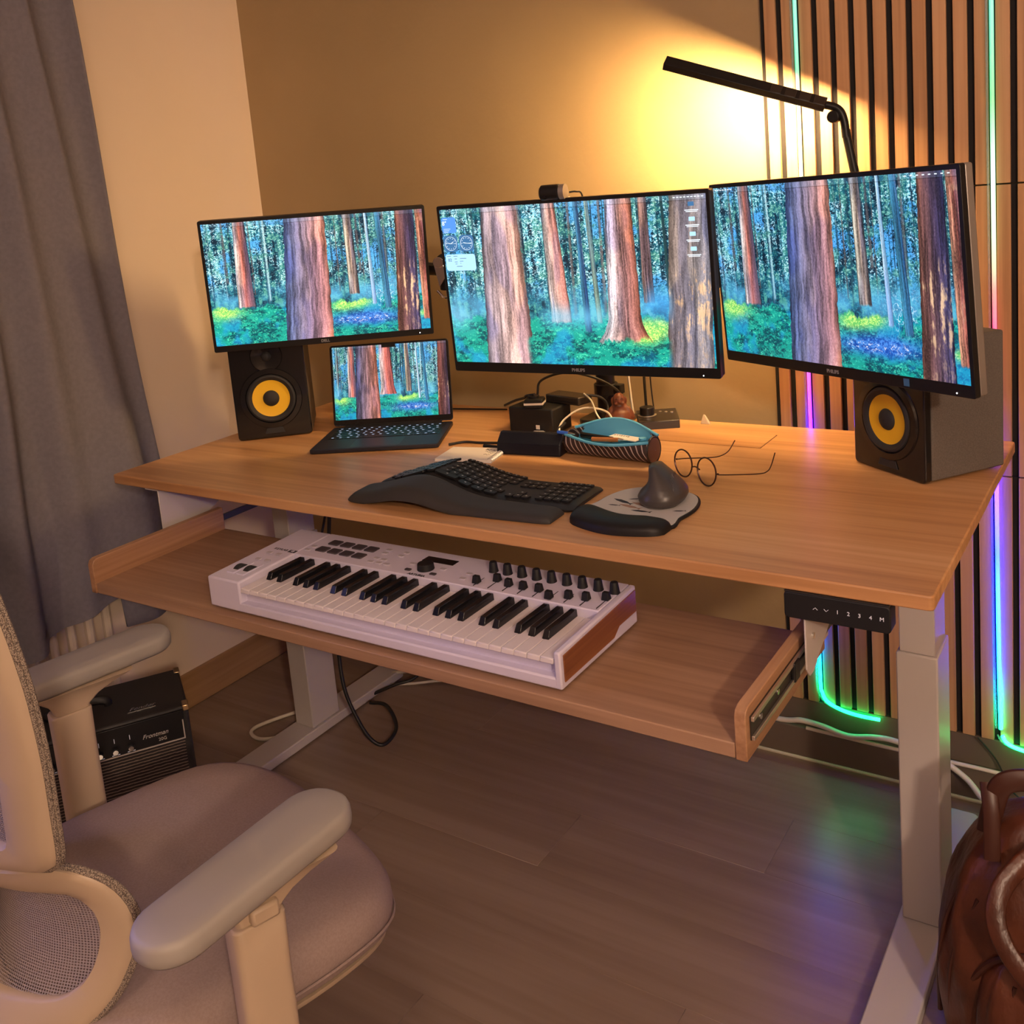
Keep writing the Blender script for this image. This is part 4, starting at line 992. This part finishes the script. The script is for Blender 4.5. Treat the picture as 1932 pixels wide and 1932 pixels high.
# ------------------------------------------------------------------ lamp
lp = thing('desk_lamp', 'slim black led bar lamp glowing yellow above the right monitor', 'lamp', (-.20, .785, H))
A_ = Vector((-.645, .66, 1.655)); B_ = Vector((-.342, .76, 1.536))
ex = (B_-A_).normalized(); Ln = (B_-A_).length
nn = Vector((0, .643, -.766)); nn = (nn-ex*nn.dot(ex)).normalized(); ey = nn.cross(ex).normalized()
LT = Matrix((ex, ey, -nn)).transposed().to_4x4(); LT.translation = A_-Vector(lp.location)
MB().box(0, Ln, -.014, .014, -.002, .012, LT).box(0, Ln, -.014, -.0118, -.0085, -.002, LT).box(0, Ln, .0118, .014, -.0045, -.002, LT).build('lamp_head', BLK, lp, bevel=.001)
MB().box(.004, Ln-.02, -.0112, .0112, -.0034, -.0022, LT).build('diffuser', LAMPE, lp)
for k in range(4): MB().box(Ln-.115+.030*k, Ln-.092+.030*k, -.0125, .0125, .010, .0125, LT).build('head_segment', SMOKE, lp, bevel=.001)
MB().box(0, .20, -.011, .011, .010, .0115, LT).build('head_top', SMOKE, lp, bevel=.0005)
def lw(*p): return tuple(Vector(p)-Vector(lp.location))
MB().tube([lw(-.346, .759, 1.540), lw(-.325, .762, 1.533), lw(-.312, .763, 1.522), lw(-.305, .763, 1.500), lw(-.302, .763, 1.470)], .0085, 12, 6).build('neck', BLK, lp)
MB().cyl(.0125, -.011, .011, 24, TR(*lw(-.322, .752, 1.513), rx=PI/2)).build('pivot', BLK, lp, bevel=.002)
MB().tube([lw(-.3035, .764, 1.485), lw(-.20, .785, .89)], .009, 12, 1).build('stem', BLK, lp)
MB().box(-.03, .03, -.025, .012, 0.0, .012).box(-.03, .03, -.025, .012, -.065, -.055).box(-.03, .03, .0155, .027, -.065, .012).cyl(.014, .012, .05, 16).build('clamp', BLK, lp, bevel=.002)

# ------------------------------------------------------------------ midi keyboard
pk = thing('midi_keyboard', 'white 49-key midi controller keyboard standing on the pulled-out tray', 'keyboard', (-1.268, -.182, .6862))
PW, PD = .782, .252
prof_top = lambda y_: .0635+.010*(y_-.0)/PD
MB().box(0, PW, 0, PD, .004, .022).build('bottom_case', PIAW, pk, bevel=.003)
MB().loft([[(x, -.0003, .0041), (x, PD, .0041), (x, PD, .070), (x, .0, .0635)] for x in (-.0003, .0865)]).build('left_block', PIAW, pk, bevel=.0035)
MB().loft([[(x, -.0003, .0041), (x, PD, .0041), (x, PD, .070), (x, .0, .0635)] for x in (.7705, PW+.0003)]).build('right_cheek', PIAW, pk, bevel=.003)
MB().loft([[(x, .144, .022), (x, PD, .022), (x, PD, .070), (x, .144, .0670)] for x in (.0865, .7705)]).build('control_panel', PIAW, pk, bevel=.002)
MB().box(.0865, .7705, .016, .144, .020, .0432).build('keybed', PIAW if True else M('keybed_shade', (.45, .42, .5), .6), pk)
sp = [(.008, .014), (.165, .014), (.185, .026), (.247, .026), (.247, .064), (.008, .057)]
MB().loft([[(x, a, b) for a, b in sp] for x in (PW, PW+.0022)]).build('wood_cheek', WALNUT, pk, bevel=.001, label='dark walnut end cheek')
for fx in (.05, PW-.05):
    for fy in (.03, PD-.03): MB().cyl(.011, 0, .004, 14, TR(fx, fy, 0)).build('rubber_foot', RUB, pk)
wk = .681/29
wm = MB().loft([[(x, -.0, .0435), (x, .0012, .0505), (x, .003, .052), (x, .143, .052), (x, .143, .0435)] for x in (.0004, wk-.0005)]).mesh('white_key', KEYW)
bmh = MB(); bmh.loft([[(-.0064, 0, .0515), (.0064, 0, .0515), (.0064, .092, .0515), (-.0064, .092, .0515)], [(-.0052, .008, .0645), (.0052, .008, .0645), (.0056, .092, .0640), (-.0056, .092, .0640)]])
bmm = bmh.mesh('black_key', KEYB)
for i in range(29):
    o = link('white_key', wm, pk, .0008, 1); o.location = (.0885+i*wk, 0, 0)
offs = {0: -.0018, 1: .0018, 3: -.0025, 4: 0, 5: .0025}
for i in range(28):
    if i % 7 in offs:
        o = link('black_key', bmm, pk, .001, 2); o.location = (.0885+(i+1)*wk+offs[i % 7], .051, 0)
pz = lambda y_: .067+.003*(y_-.144)/.108 if y_ > .144 else prof_top(y_)
pad = MB().prism(rr(.026, .022, .003, 3), 0, .003).mesh('pad', DKPAD)
for x0, y_ in ((.134, .214), (.131, .180)):
    for k in range(4):
        o = link('drum_pad', pad, pk, .0006, 1); o.location = (x0+.0318*k, y_, pz(y_)-.0008)
for x in (.034, .061):
    w_ = MB().cyl(.020, -.0065, .0065, 28, TR(x, .053, .0515, ry=PI/2)); w_.build('pitch_wheel', RUB, pk, bevel=.001)
    MB().box(x-.0095, x+.0095, .027, .079, prof_top(.05)-.002, prof_top(.05)+.0009).build('wheel_slot', PIAW, pk)
btn = MB().prism(rr(.013, .008, .002, 3), 0, .0018).mesh('button', GREYB)
for x, y_ in ((.038, .126), (.064, .126), (.039, .095), (.064, .095), (.102, .186), (.101, .168), (.268, .184), (.287, .183), (.267, .167), (.287, .168), (.306, .168), (.266, .224), (.309, .225), (.268, .209), (.308, .209), (.425, .188), (.484, .167), (.484, .188), (.354, .188)):
    o = link('button', btn, pk); o.location = (x, y_, pz(y_)-.0003)
for x, y_ in ((.362, .163), (.42, .163)):
    o = MB().prism(rr(.013, .008, .002, 3), 0, .002).build('button', DKPAD, pk); o.location = (x, y_, pz(y_)-.0003)
MB().box(.360, .432, .207, .228, pz(.21)-.002, pz(.21)+.0008).build('display', GLOSS, pk)
MB().cyl(.0165, 0, .013, 32, TR(.392, .178, pz(.178)-.001), r2=.015).build('main_encoder', BLKM, pk, bevel=.0015)
for i in range(9):
    x = .519+.0305*i
    MB().lathe([(.0095, 0), (.0085, .004), (.0068, .018), (.0058, .0195), (.0005, .0197)], 20, TR(x, .214, pz(.214)-.001)).build('rotary_knob', BLKM, pk)
    fy = (.162, .182, .172, .171, .173, .155, .168, .173, .186)[i]
    MB().box(x-.0008, x+.0008, .150, .194, pz(.17)-.001, pz(.17)+.0004).build('fader_slot', PRINT, pk)
    MB().loft([[(x-.0065, fy-.008, pz(.17)+.001), (x+.0065, fy-.008, pz(.17)+.001), (x+.0065, fy+.005, pz(.17)+.001), (x-.0065, fy+.005, pz(.17)+.001)], [(x-.0055, fy-.005, pz(.17)+.014), (x+.0055, fy-.005, pz(.17)+.014), (x+.0055, fy+.003, pz(.17)+.014), (x-.0055, fy+.003, pz(.17)+.014)]]).build('fader_cap', BLKM, pk, bevel=.001)
FX = TR(0, 0, 0)
text_obj('brand_name', 'ARTURIA', .0095, PRINT, pk, TR(.392, .1495, pz(.15)+.0004), bold=.0001)
text_obj('model_name', 'KEYLAB', .0105, PRINT, pk, TR(.045, .150, pz(.15)+.0004))
nmq = MB().box(.067, .086, .1445, .1555, pz(.15)+.0001, pz(.15)+.0005).build('model_box', PRINT, pk)
text_obj('model_number', '49', .009, PIAW, pk, TR(.0765, .150, pz(.15)+.0008))
tk = MB()
for i in range(9): tk.box(.511+.0305*i, .524+.0305*i, .1455, .1465, pz(.15)+.0001, pz(.15)+.0004)
tk.build('fader_caption', GREYB, pk)

# ------------------------------------------------------------------ guitar amplifier
amp = thing('guitar_amplifier', 'small black guitar amplifier on the floor behind the chair', 'amplifier', (-1.630, -.245, 0), math.radians(57.5))
AW, AD, AH = .385, .20, .372
# local x along the width, local -y is the front
MB().box(-AW/2, AW/2, 0, AD, .006, AH).build('cabinet', TOLEX, amp, bevel=.006)
MB().box(-AW/2+.016, AW/2-.016, -.004, .0, .030, .300).build('grille_cloth', GRILL, amp)
MB().box(-AW/2+.012, AW/2-.012, -.006, .0, .304, AH-.006).build('control_panel', BLK, amp, bevel=.001)
fr = MB()
for (x0, x1, z0, z1) in ((-AW/2+.014, AW/2-.014, .301, .3035), (AW/2-.0165, AW/2-.014, .301, .345)): fr.box(x0, x1, -.0075, -.006, z0, z1)
fr.build('panel_piping', M('silver_piping', (.5, .45, .4), .4), amp)
for i in range(8):
    x = -.150+.031*i
    kn = MB().cyl(.0075, 0, .010, 18, TR(x, -.006, .3175) @ XZ).build('knob', BLKM, amp)
    MB().cyl(.0055, .010, .013, 16, TR(x, -.006, .3175) @ XZ).build('knob_cap', CHROME, kn)
    MB().box(x-.0006, x+.0006, -.0068, -.006, .333, .343).box(x-.008, x+.008, -.0068, -.006, .3055, .3068).build('knob_caption', PRINTW, amp)
text_obj('model_name', 'Frontman', .0135, M('pale_print', (.62, .58, .52), .5), amp, TR(.118, -.0065, .328) @ XZ, shear=.35)
text_obj('model_number', '20G', .010, M('pale_print_small', (.62, .58, .52), .5), amp, TR(.132, -.0065, .314) @ XZ)
text_obj('brand_badge', 'Fender', .019, CHROME, amp, TR(.10, .045, AH+.001), shear=.35)
MB().box(.07, .128, .034, .0352, AH, AH+.001).build('badge_line', CHROME, amp)
MB().tube([(-.09, .10, AH), (-.085, .10, AH+.012), (.0, .10, AH+.018), (.03, .10, AH+.012), (.035, .10, AH)], .006, 8, 5, flat=1.6).build('handle', BLK, amp)
for sx in (-1, 1):
    for yy in (.012, AD-.012): MB().box(sx*(AW/2)-.012, sx*(AW/2)+.012-.0 if sx < 0 else AW/2+.0015, yy-.0135, yy+.0135, AH-.012, AH+.0015).build('corner_guard', BRASS, amp, bevel=.002) if sx > 0 else None
for sx in (-1, 1):
    for yy in (.03, AD-.03): MB().cyl(.012, 0, .006, 12, TR(sx*.16, yy, 0)).build('rubber_foot', RUB, amp)

# ------------------------------------------------------------------ office chair
ch = thing('office_chair', 'light beige mesh-back office chair with grey seat and padded armrests', 'chair', (-.90, -.57, 0), math.radians(-18))
# seat cushion
def seatring(k, z, n=64):
    pts = []; z += .017
    for i in range(n):
        a = 2*PI*i/n; ca, sa = math.cos(a), math.sin(a)
        e = .62 if sa > 0 else .5
        x = .268*abs(ca)**e*(1 if ca > 0 else -1); y_ = (.248 if sa > 0 else .235)*abs(sa)**e*(1 if sa > 0 else -1)
        zz = z-.035*max(0, (y_-.10)/.15)**2*k+.006*(abs(x)/.26)**2
        pts.append((x*k, y_*k+.005, zz))
    return pts
rings = [seatring(.93, .418), seatring(.985, .430), seatring(1.0, .455), seatring(.995, .475), seatring(.965, .490), seatring(.90, .499), seatring(.75, .503), seatring(.5, .502), seatring(.2, .500), seatring(.01, .500)]
MB().loft(rings).build('seat', SEATF, ch, angle=70)
MB().tube([(x*1.003, y_*1.003, z) for x, y_, z in seatring(1.0, .443, 64)], .0018, 6, 1, closed=True).build('seat_piping', SEATF, ch)
MB().loft([seatring(.72, .385), seatring(.90, .398), seatring(.955, .412), seatring(.96, .419)]).build('seat_pan', PLW, ch, angle=50)
# arm posts and pads
for s_, pad_c, pad_r in ((1, (.332, -.024), .31), (-1, (-.362, .005), .12)):
    x0 = s_*.333
    yc = -.026 if s_ > 0 else -.047
    sec = lambda w, d, z, yy=yc: [(x0+p[0], yy+p[1], z) for p in rr(w, d, min(w, d)*.26, 4)]
    MB().loft([sec(.040, .062, .40), sec(.040, .062, .60), sec(.041, .064, .652), sec(.038, .060, .655)]).build('arm_post', PLW, ch, bevel=.001)
    MB().loft([sec(.030, .050, .60), sec(.030, .050, .646), sec(.031, .058, .660, yc+.003), sec(.033, .080, .672, yc+.008), sec(.037, .115, .682, yc+.014), sec(.044, .165, .692, yc+.022)]).build('arm_stem', PLW, ch, angle=60)
    MB().tube([(s_*.20, -.03, .395), (s_*.30, yc, .392), (x0, yc, .41)], .018, 12, 5, flat=1.5).build('arm_bracket', PLW, ch)
    T = TR(pad_c[0], pad_c[1], 0, rz=pad_r)
    rg = []
    for sc_, z in ((.90, .693), (.985, .698), (1, .706), (.99, .714), (.95, .7195), (.86, .722), (.4, .7225), (.02, .7225)):
        rg.append([(x*sc_*(.92+.08*(y_+.13)/.26), y_*(1-(1-sc_)*.35), z) for x, y_ in rr(.092, .290 if s_ > 0 else .270, .042, 8)])
    MB().loft(rg, T).build('arm_pad', PADG, ch, angle=60)
    if s_ > 0: MB().box(x0+.010, x0+.026, yc-.012, yc+.022, .655, .675).build('height_lever', PLW, ch, bevel=.004)
# mesh back: curved shell surfaces
lo = lambda x, z: -.235+2.3*x*x-3*(z-.62)**2
upf = lambda x, z: -.25+1.2*x*x-.12*(z-.75)
def resample(P, n, closed=True):
    P = [Vector(p) for p in P]; Q = []
    m = len(P)
    for i in range(m):
        p0, p1, p2, p3 = P[(i-1) % m], P[i], P[(i+1) % m], P[(i+2) % m]
        for k in range(8):
            t = k/8; Q.append(.5*((2*p1)+(-p0+p2)*t+(2*p0-5*p1+4*p2-p3)*t*t+(-p0+3*p1-3*p2+p3)*t**3))
    L = [0]
    for i in range(len(Q)): L.append(L[-1]+(Q[(i+1) % len(Q)]-Q[i]).length)
    out = []
    for k in range(n):
        d = L[-1]*k/n; i = max(j for j in range(len(Q)) if L[j] <= d); f = (d-L[i])/(L[i+1]-L[i]); out.append(Q[i].lerp(Q[(i+1) % len(Q)], f))
    return out
def frame(outer, inner, S, th, name, mat, n=120):
    # pair up by angle about the inner centroid
    c = sum((Vector(p) for p in inner), Vector((0, 0)))/len(inner)
    def byang(P):
        P = resample(P, 720); A = [(math.atan2(p.y-c.y, p.x-c.x), p) for p in P]; out = []
        for k in range(n):
            a = -PI+2*PI*k/n; out.append(min(A, key=lambda q: abs(((q[0]-a+PI) % (2*PI))-PI))[1])
        return out
    o_, i_ = byang(outer), byang(inner)
    rings = []
    prof = [(0, -th*.2), (0, th*.5), (.12, th), (.5, th*1.08), (.88, th), (1, th*.5), (1, -th*.2)]
    for t, d in prof:
        rings.append([((a.lerp(b, t)).x, S((a.lerp(b, t)).x, (a.lerp(b, t)).y)-d, (a.lerp(b, t)).y) for a, b in zip(o_, i_)])
    m = MB(); rings.append(rings[0]); m.loft(rings, cap=False)
    o = m.build(name, mat, ch, angle=50)
    return o_, i_
def membrane(i_, S, name, mat, off=0):
    c = sum(i_, Vector((0, 0)))/len(i_); m = MB()
    rings = [[(p.x, S(p.x, p.y)+off, p.y) for p in [c.lerp(q, t) for q in i_]] for t in (1.02, .85, .7, .5, .3, .1, .01)]
    m.loft(rings, cap=False); return m.build(name, mat, ch, angle=80)
mir = lambda P: P+[(-x, z) for x, z in reversed(P) if x > .02]
lo_out = mir([(0, .700), (.089, .697), (.150, .712), (.182, .716), (.200, .706), (.211, .691), (.217, .664), (.218, .633), (.215, .599), (.210, .574), (.203, .545), (.189, .517), (.160, .490), (.10, .476), (0, .472)])
lo_in = mir([(x_*1.03, z_) for x_, z_ in [(0, .652), (.053, .654), (.121, .668), (.165, .676), (.183, .660), (.186, .632), (.181, .597), (.172, .567), (.156, .547), (.133, .538), (.094, .533), (.05, .529), (0, .528)]])
up_out = mir([(0, 1.215), (.12, 1.205), (.20, 1.165), (.238, 1.10), (.246, 1.041), (.248, .973), (.245, .923), (.239, .870), (.228, .808), (.220, .765), (.213, .742), (.200, .731), (.150, .716), (.093, .700), (0, .694)])
up_in = mir([(x_*1.07, z_) for x_, z_ in [(0, 1.165), (.11, 1.155), (.165, 1.12), (.192, 1.05), (.194, .98), (.186, .90), (.164, .832), (.152, .787), (.144, .757), (.120, .744), (.06, .738), (0, .736)]])
o1, i1 = frame(lo_out, lo_in, lo, .010, 'lumbar_frame', PLW); membrane(i1, lo, 'lumbar_mesh', MESHF)
o2, i2 = frame(up_out, up_in, upf, .012, 'back_frame', PLW); membrane(i2, upf, 'back_mesh', MESHF)
for o_, S in ((o1, lo), (o2, upf)):
    c = sum(o_, Vector((0, 0)))/len(o_)
    for dd, k in ((.0025, 1.004), (.0075, 1.0)):
        MB().tube([((c+(p-c)*k).x, S(p.x, p.y)+dd, (c+(p-c)*k).y) for p in o_], .0029, 8, 1, closed=True).build('mesh_edging', PIPE, ch)
MB().loft([[(-.03, -.262, .69), (.03, -.262, .69), (.03, -.285, .69), (-.03, -.285, .69)], [(-.035, -.262, .60), (.035, -.262, .60), (.035, -.30, .60), (-.035, -.30, .60)], [(-.035, -.25, .42), (.035, -.25, .42), (.035, -.29, .40), (-.035, -.29, .40)], [(-.04, -.10, .395), (.04, -.10, .395), (.04, -.10, .365), (-.04, -.10, .365)]]).build('back_spine', PLW, ch, bevel=.004)
MB().box(-.09, .09, -.10, .10, .35, .388).build('tilt_mechanism', DSTEEL, ch, bevel=.006)
MB().cyl(.028, .14, .30, 20).cyl(.018, .30, .36, 20).build('gas_lift', DSTEEL, ch)
MB().cyl(.045, .065, .14, 24, r2=.035).build('base_hub', PLW, ch)
for k in range(5):
    a = 2*PI*k/5+.08
    MB().tube([(.03*math.cos(a), .03*math.sin(a), .105), (.30*math.cos(a), .30*math.sin(a), .065)], lambda t: .024-.008*t, 10, 1).build('base_leg', PLW, ch)
    cs = MB().cyl(.028, -.012, -.003, 20, TR(.31*math.cos(a), .31*math.sin(a), .0285, rx=PI/2, rz=a)).cyl(.028, .003, .012, 20, TR(.31*math.cos(a), .31*math.sin(a), .0285, rx=PI/2, rz=a))
    cs.build('caster', RUB, ch)

# ------------------------------------------------------------------ leather backpack
bg = thing('leather_backpack', 'glossy cognac leather backpack on floor beside the right desk leg', 'backpack', (.134, .232, 0), math.radians(10))
def bag_ring(z, w, d, cx=0, cy=0, n=56, e=.62, wr=0.):
    out = []
    for i in range(n):
        a = 2*PI*i/n; ca, sa = math.cos(a), math.sin(a)
        x = w*abs(ca)**e*(1 if ca > 0 else -1); y_ = d*abs(sa)**e*(1 if sa > 0 else -1)
        k = 1+wr*math.sin(a*9+z*25)+wr*.6*math.sin(a*17-z*40)
        out.append((cx+x*k, cy+y_*k, z*1.07))
    return out
R = [bag_ring(.002, .145, .085, wr=.004), bag_ring(.012, .165, .100, wr=.008), bag_ring(.06, .176, .108, wr=.020), bag_ring(.12, .180, .110, wr=.028), bag_ring(.18, .176, .106, cy=.002, wr=.032), bag_ring(.24, .166, .098, cy=.005, wr=.034),
     bag_ring(.29, .150, .086, cy=.008, wr=.03), bag_ring(.33, .128, .072, cy=.010, wr=.018), bag_ring(.365, .100, .056, cy=.012, wr=.015), bag_ring(.388, .066, .040, cy=.014, wr=.01), bag_ring(.396, .02, .014, cy=.014)]
o = MB().loft(R).build('bag_body', LEA, bg, angle=70); s_ = o.modifiers.new('s', 'SUBSURF'); s_.levels = 1; s_.render_levels = 1
P = [bag_ring(.02, .098, .035, -.01, -.085), bag_ring(.035, .112, .050, -.01, -.092, wr=.01), bag_ring(.10, .118, .056, -.01, -.094, wr=.02), bag_ring(.16, .112, .050, -.01, -.090, wr=.03), bag_ring(.205, .095, .036, -.01, -.083, wr=.03), bag_ring(.228, .065, .020, -.01, -.078), bag_ring(.234, .02, .006, -.01, -.076)]
o = MB().loft(P).build('front_pocket', LEA, bg, angle=70); s_ = o.modifiers.new('s', 'SUBSURF'); s_.levels = 1; s_.render_levels = 1
# pleats and seams on the pocket, zip arcs on the body
for k, xx in enumerate((-.085, -.062, -.030, .012)):
    MB().tube([(xx, -.128+.15*abs(xx+.01), .03), (xx-.004, -.148+.2*abs(xx+.01), .09), (xx+.002, -.145+.2*abs(xx+.01), .15), (xx+.012, -.128+.1*abs(xx+.01), .205)], .0032, 8, 5).build('pleat', LEA if k % 2 else LEAD, bg)
MB().tube([(-.178, -.02, .05), (-.178, -.03, .14), (-.166, -.035, .23), (-.135, -.040, .31), (-.09, -.035, .362), (-.03, -.028, .388)], .0042, 8, 6).build('side_seam', LEAD, bg)
MB().tube([(-.160, -.062, .05), (-.163, -.064, .14), (-.150, -.066, .22), (-.120, -.062, .295)], .0035, 8, 6).build('side_seam', LEAD, bg)
MB().tube([(-.135, -.083, .165), (-.10, -.098, .222), (-.05, -.100, .243), (.02, -.100, .243), (.08, -.098, .222), (.12, -.083, .165)], .0055, 8, 6).build('pocket_flap_edge', LEAD, bg)
# shoulder straps falling over the front, top haul loop
def strap(path, wd, mat=LEA, th=.0035, sub=6, nm='shoulder_strap', out=Vector((0, -1, .25))):
    P = [Vector(p) for p in path]; Q = []
    for i in range(len(P)-1):
        p1, p2 = P[i], P[i+1]; p0 = P[i-1] if i else p1*2-p2; p3 = P[i+2] if i+2 < len(P) else p2*2-p1
        for k in range(sub):
            t = k/sub; Q.append(.5*((2*p1)+(-p0+p2)*t+(2*p0-5*p1+4*p2-p3)*t*t+(-p0+3*p1-3*p2+p3)*t**3))
    Q.append(P[-1]); rings = []
    for i, p in enumerate(Q):
        t = (Q[min(i+1, len(Q)-1)]-Q[max(i-1, 0)]).normalized(); sd = t.cross(out).normalized(); up = sd.cross(t).normalized()
        rings.append([tuple(p+sd*a*wd+up*b*th) for a, b in ((-1, -.6), (-1, .6), (-.85, 1.2), (0, 1.6), (.85, 1.2), (1, .6), (1, -.6), (0, -1))])
    MB().loft(rings).build(nm, mat, bg, angle=50)
strap([(-.02, -.045, .400), (-.055, -.075, .385), (-.088, -.105, .355), (-.098, -.130, .320), (-.082, -.150, .283), (-.045, -.170, .245), (.0, -.180, .205), (.05, -.180, .165), (.09, -.160, .13)], .014)
strap([(-.02, -.045, .405), (.02, -.06, .402), (.06, -.07, .385), (.09, -.08, .355), (.105, -.09, .31), (.10, -.10, .26)], .014)
strap([(-.105, -.020, .385), (-.098, -.028, .43), (-.088, -.030, .468), (-.070, -.028, .482), (-.04, -.026, .485), (-.012, -.026, .478), (.0, -.024, .45), (.004, -.016, .405)], .016, LEAD, nm='haul_loop')
strap([(-.104, -.022, .470), (-.101, -.040, .44), (-.100, -.052, .40), (-.100, -.060, .365)], .012, LEAD, nm='loop_tab')
MB().cyl(.005, 0, .003, 12, TR(.085, -.150, .055) @ XZ).build('rivet', STEEL, bg)

# ------------------------------------------------------------------ floor and skirting cables
cable([(-1.64, .60, .80), (-1.655, .56, .68), (-1.640, .46, .50)], .0035, CABB, 'black cable hanging under the desk beside left leg')
cable([(-1.545, .43, .66), (-1.56, .42, .50), (-1.565, .42, .30), (-1.54, .40, .17), (-1.50, .40, .08), (-1.47, .41, .03), (-1.445, .43, .016), (-1.455, .49, .03), (-1.52, .53, .055), (-1.58, .53, .05)], .005, CABB, 'black cable drooping in a loop beside the left desk leg')
cable([(-1.66, .62, .01), (-1.60, .66, .035), (-1.56, .70, .045), (-1.54, .76, .08), (-1.50, .82, .10)], .005, CABB, 'black cable lying over the back of the left desk foot')
cable([(-1.70, .70, .02), (-1.62, .75, .03), (-1.54, .79, .03), (-1.40, .82, .02)], .0055, CABW, 'cream cable crossing behind the left desk foot')
cable([(-1.72, .66, .008), (-1.60, .72, .008), (-1.50, .78, .010), (-1.36, .80, .008)], .004, CABW, 'second cream cable on the floor behind left desk foot')
cable([(-1.74, .56, .006), (-1.79, .48, .006), (-1.84, .38, .006), (-1.845, .33, .006), (-1.80, .31, .006), (-1.76, .33, .006), (-1.745, .36, .006)], .005, CABW, 'cream cable making a loop on the floor left of the desk')
cable([(-.60, .838, .095), (-.513, .838, .098), (-.470, .836, .108), (-.42, .838, .104), (-.361, .838, .094), (-.30, .838, .106), (-.254, .838, .108), (-.19, .838, .094), (-.153, .836, .088), (-.10, .82, .066), (-.06, .79, .045), (.02, .75, .02), (.2, .72, .008)], .0065, CABW, 'thick white cable running along the skirting under the slats')
cable([(-.46, .8405, .0885), (-.36, .8405, .087), (-.25, .8405, .0865), (-.10, .8405, .087), (.0, .8405, .0865), (.3, .8405, .0865)], .0045, CABW, 'thin cream cable lying on top of the skirting ledge')
cable([(-.082, .842, .160), (-.06, .842, .135), (-.045, .842, .115), (-.03, .84, .085), (-.015, .83, .06), (.02, .81, .045), (.08, .78, .01)], .0018, CABB, 'thin black wire hanging down from the slats by skirting')
cable([(-.46, .72, .80), (-.44, .76, .70), (-.43, .80, .62), (-.46, .82, .70), (-.52, .80, .80)], .003, CABW, 'cream cable drooping under the desk before the back wall')

# pieces that sit on a part become its sub-parts
def under(thing_, part, names):
    ch_ = list(thing_.children)
    p = next(o for o in ch_ if o.name.split('.')[0] == part)
    for o in ch_:
        if o.name.split('.')[0] in names: o.parent = p
under(lap, 'lid', {'screen', 'screen_bezel', 'notch'})
under(lap, 'base', {'key', 'key_legends', 'keyboard_well', 'trackpad'})
under(pk, 'control_panel', {'drum_pad', 'button', 'display', 'main_encoder', 'rotary_knob', 'fader_cap', 'fader_slot', 'fader_caption', 'brand_name', 'model_name', 'model_box', 'model_number'})
under(pk, 'left_block', {'pitch_wheel', 'wheel_slot'})
under(kb, 'key_deck', {'key', 'key_legends'})
for sp_ in [o for o in bpy.data.objects if o.name.split('.')[0] == 'speaker']:
    under(sp_, 'baffle', {'bezel_ring', 'tweeter_horn', 'tweeter_dome', 'bass_port'}); under(sp_, 'woofer_cone', {'dust_cap', 'cone_surround'})
for mo in (mc, mr_, ml): under(mo, 'bezel', {'brand_name', 'power_light', 'energy_sticker'})
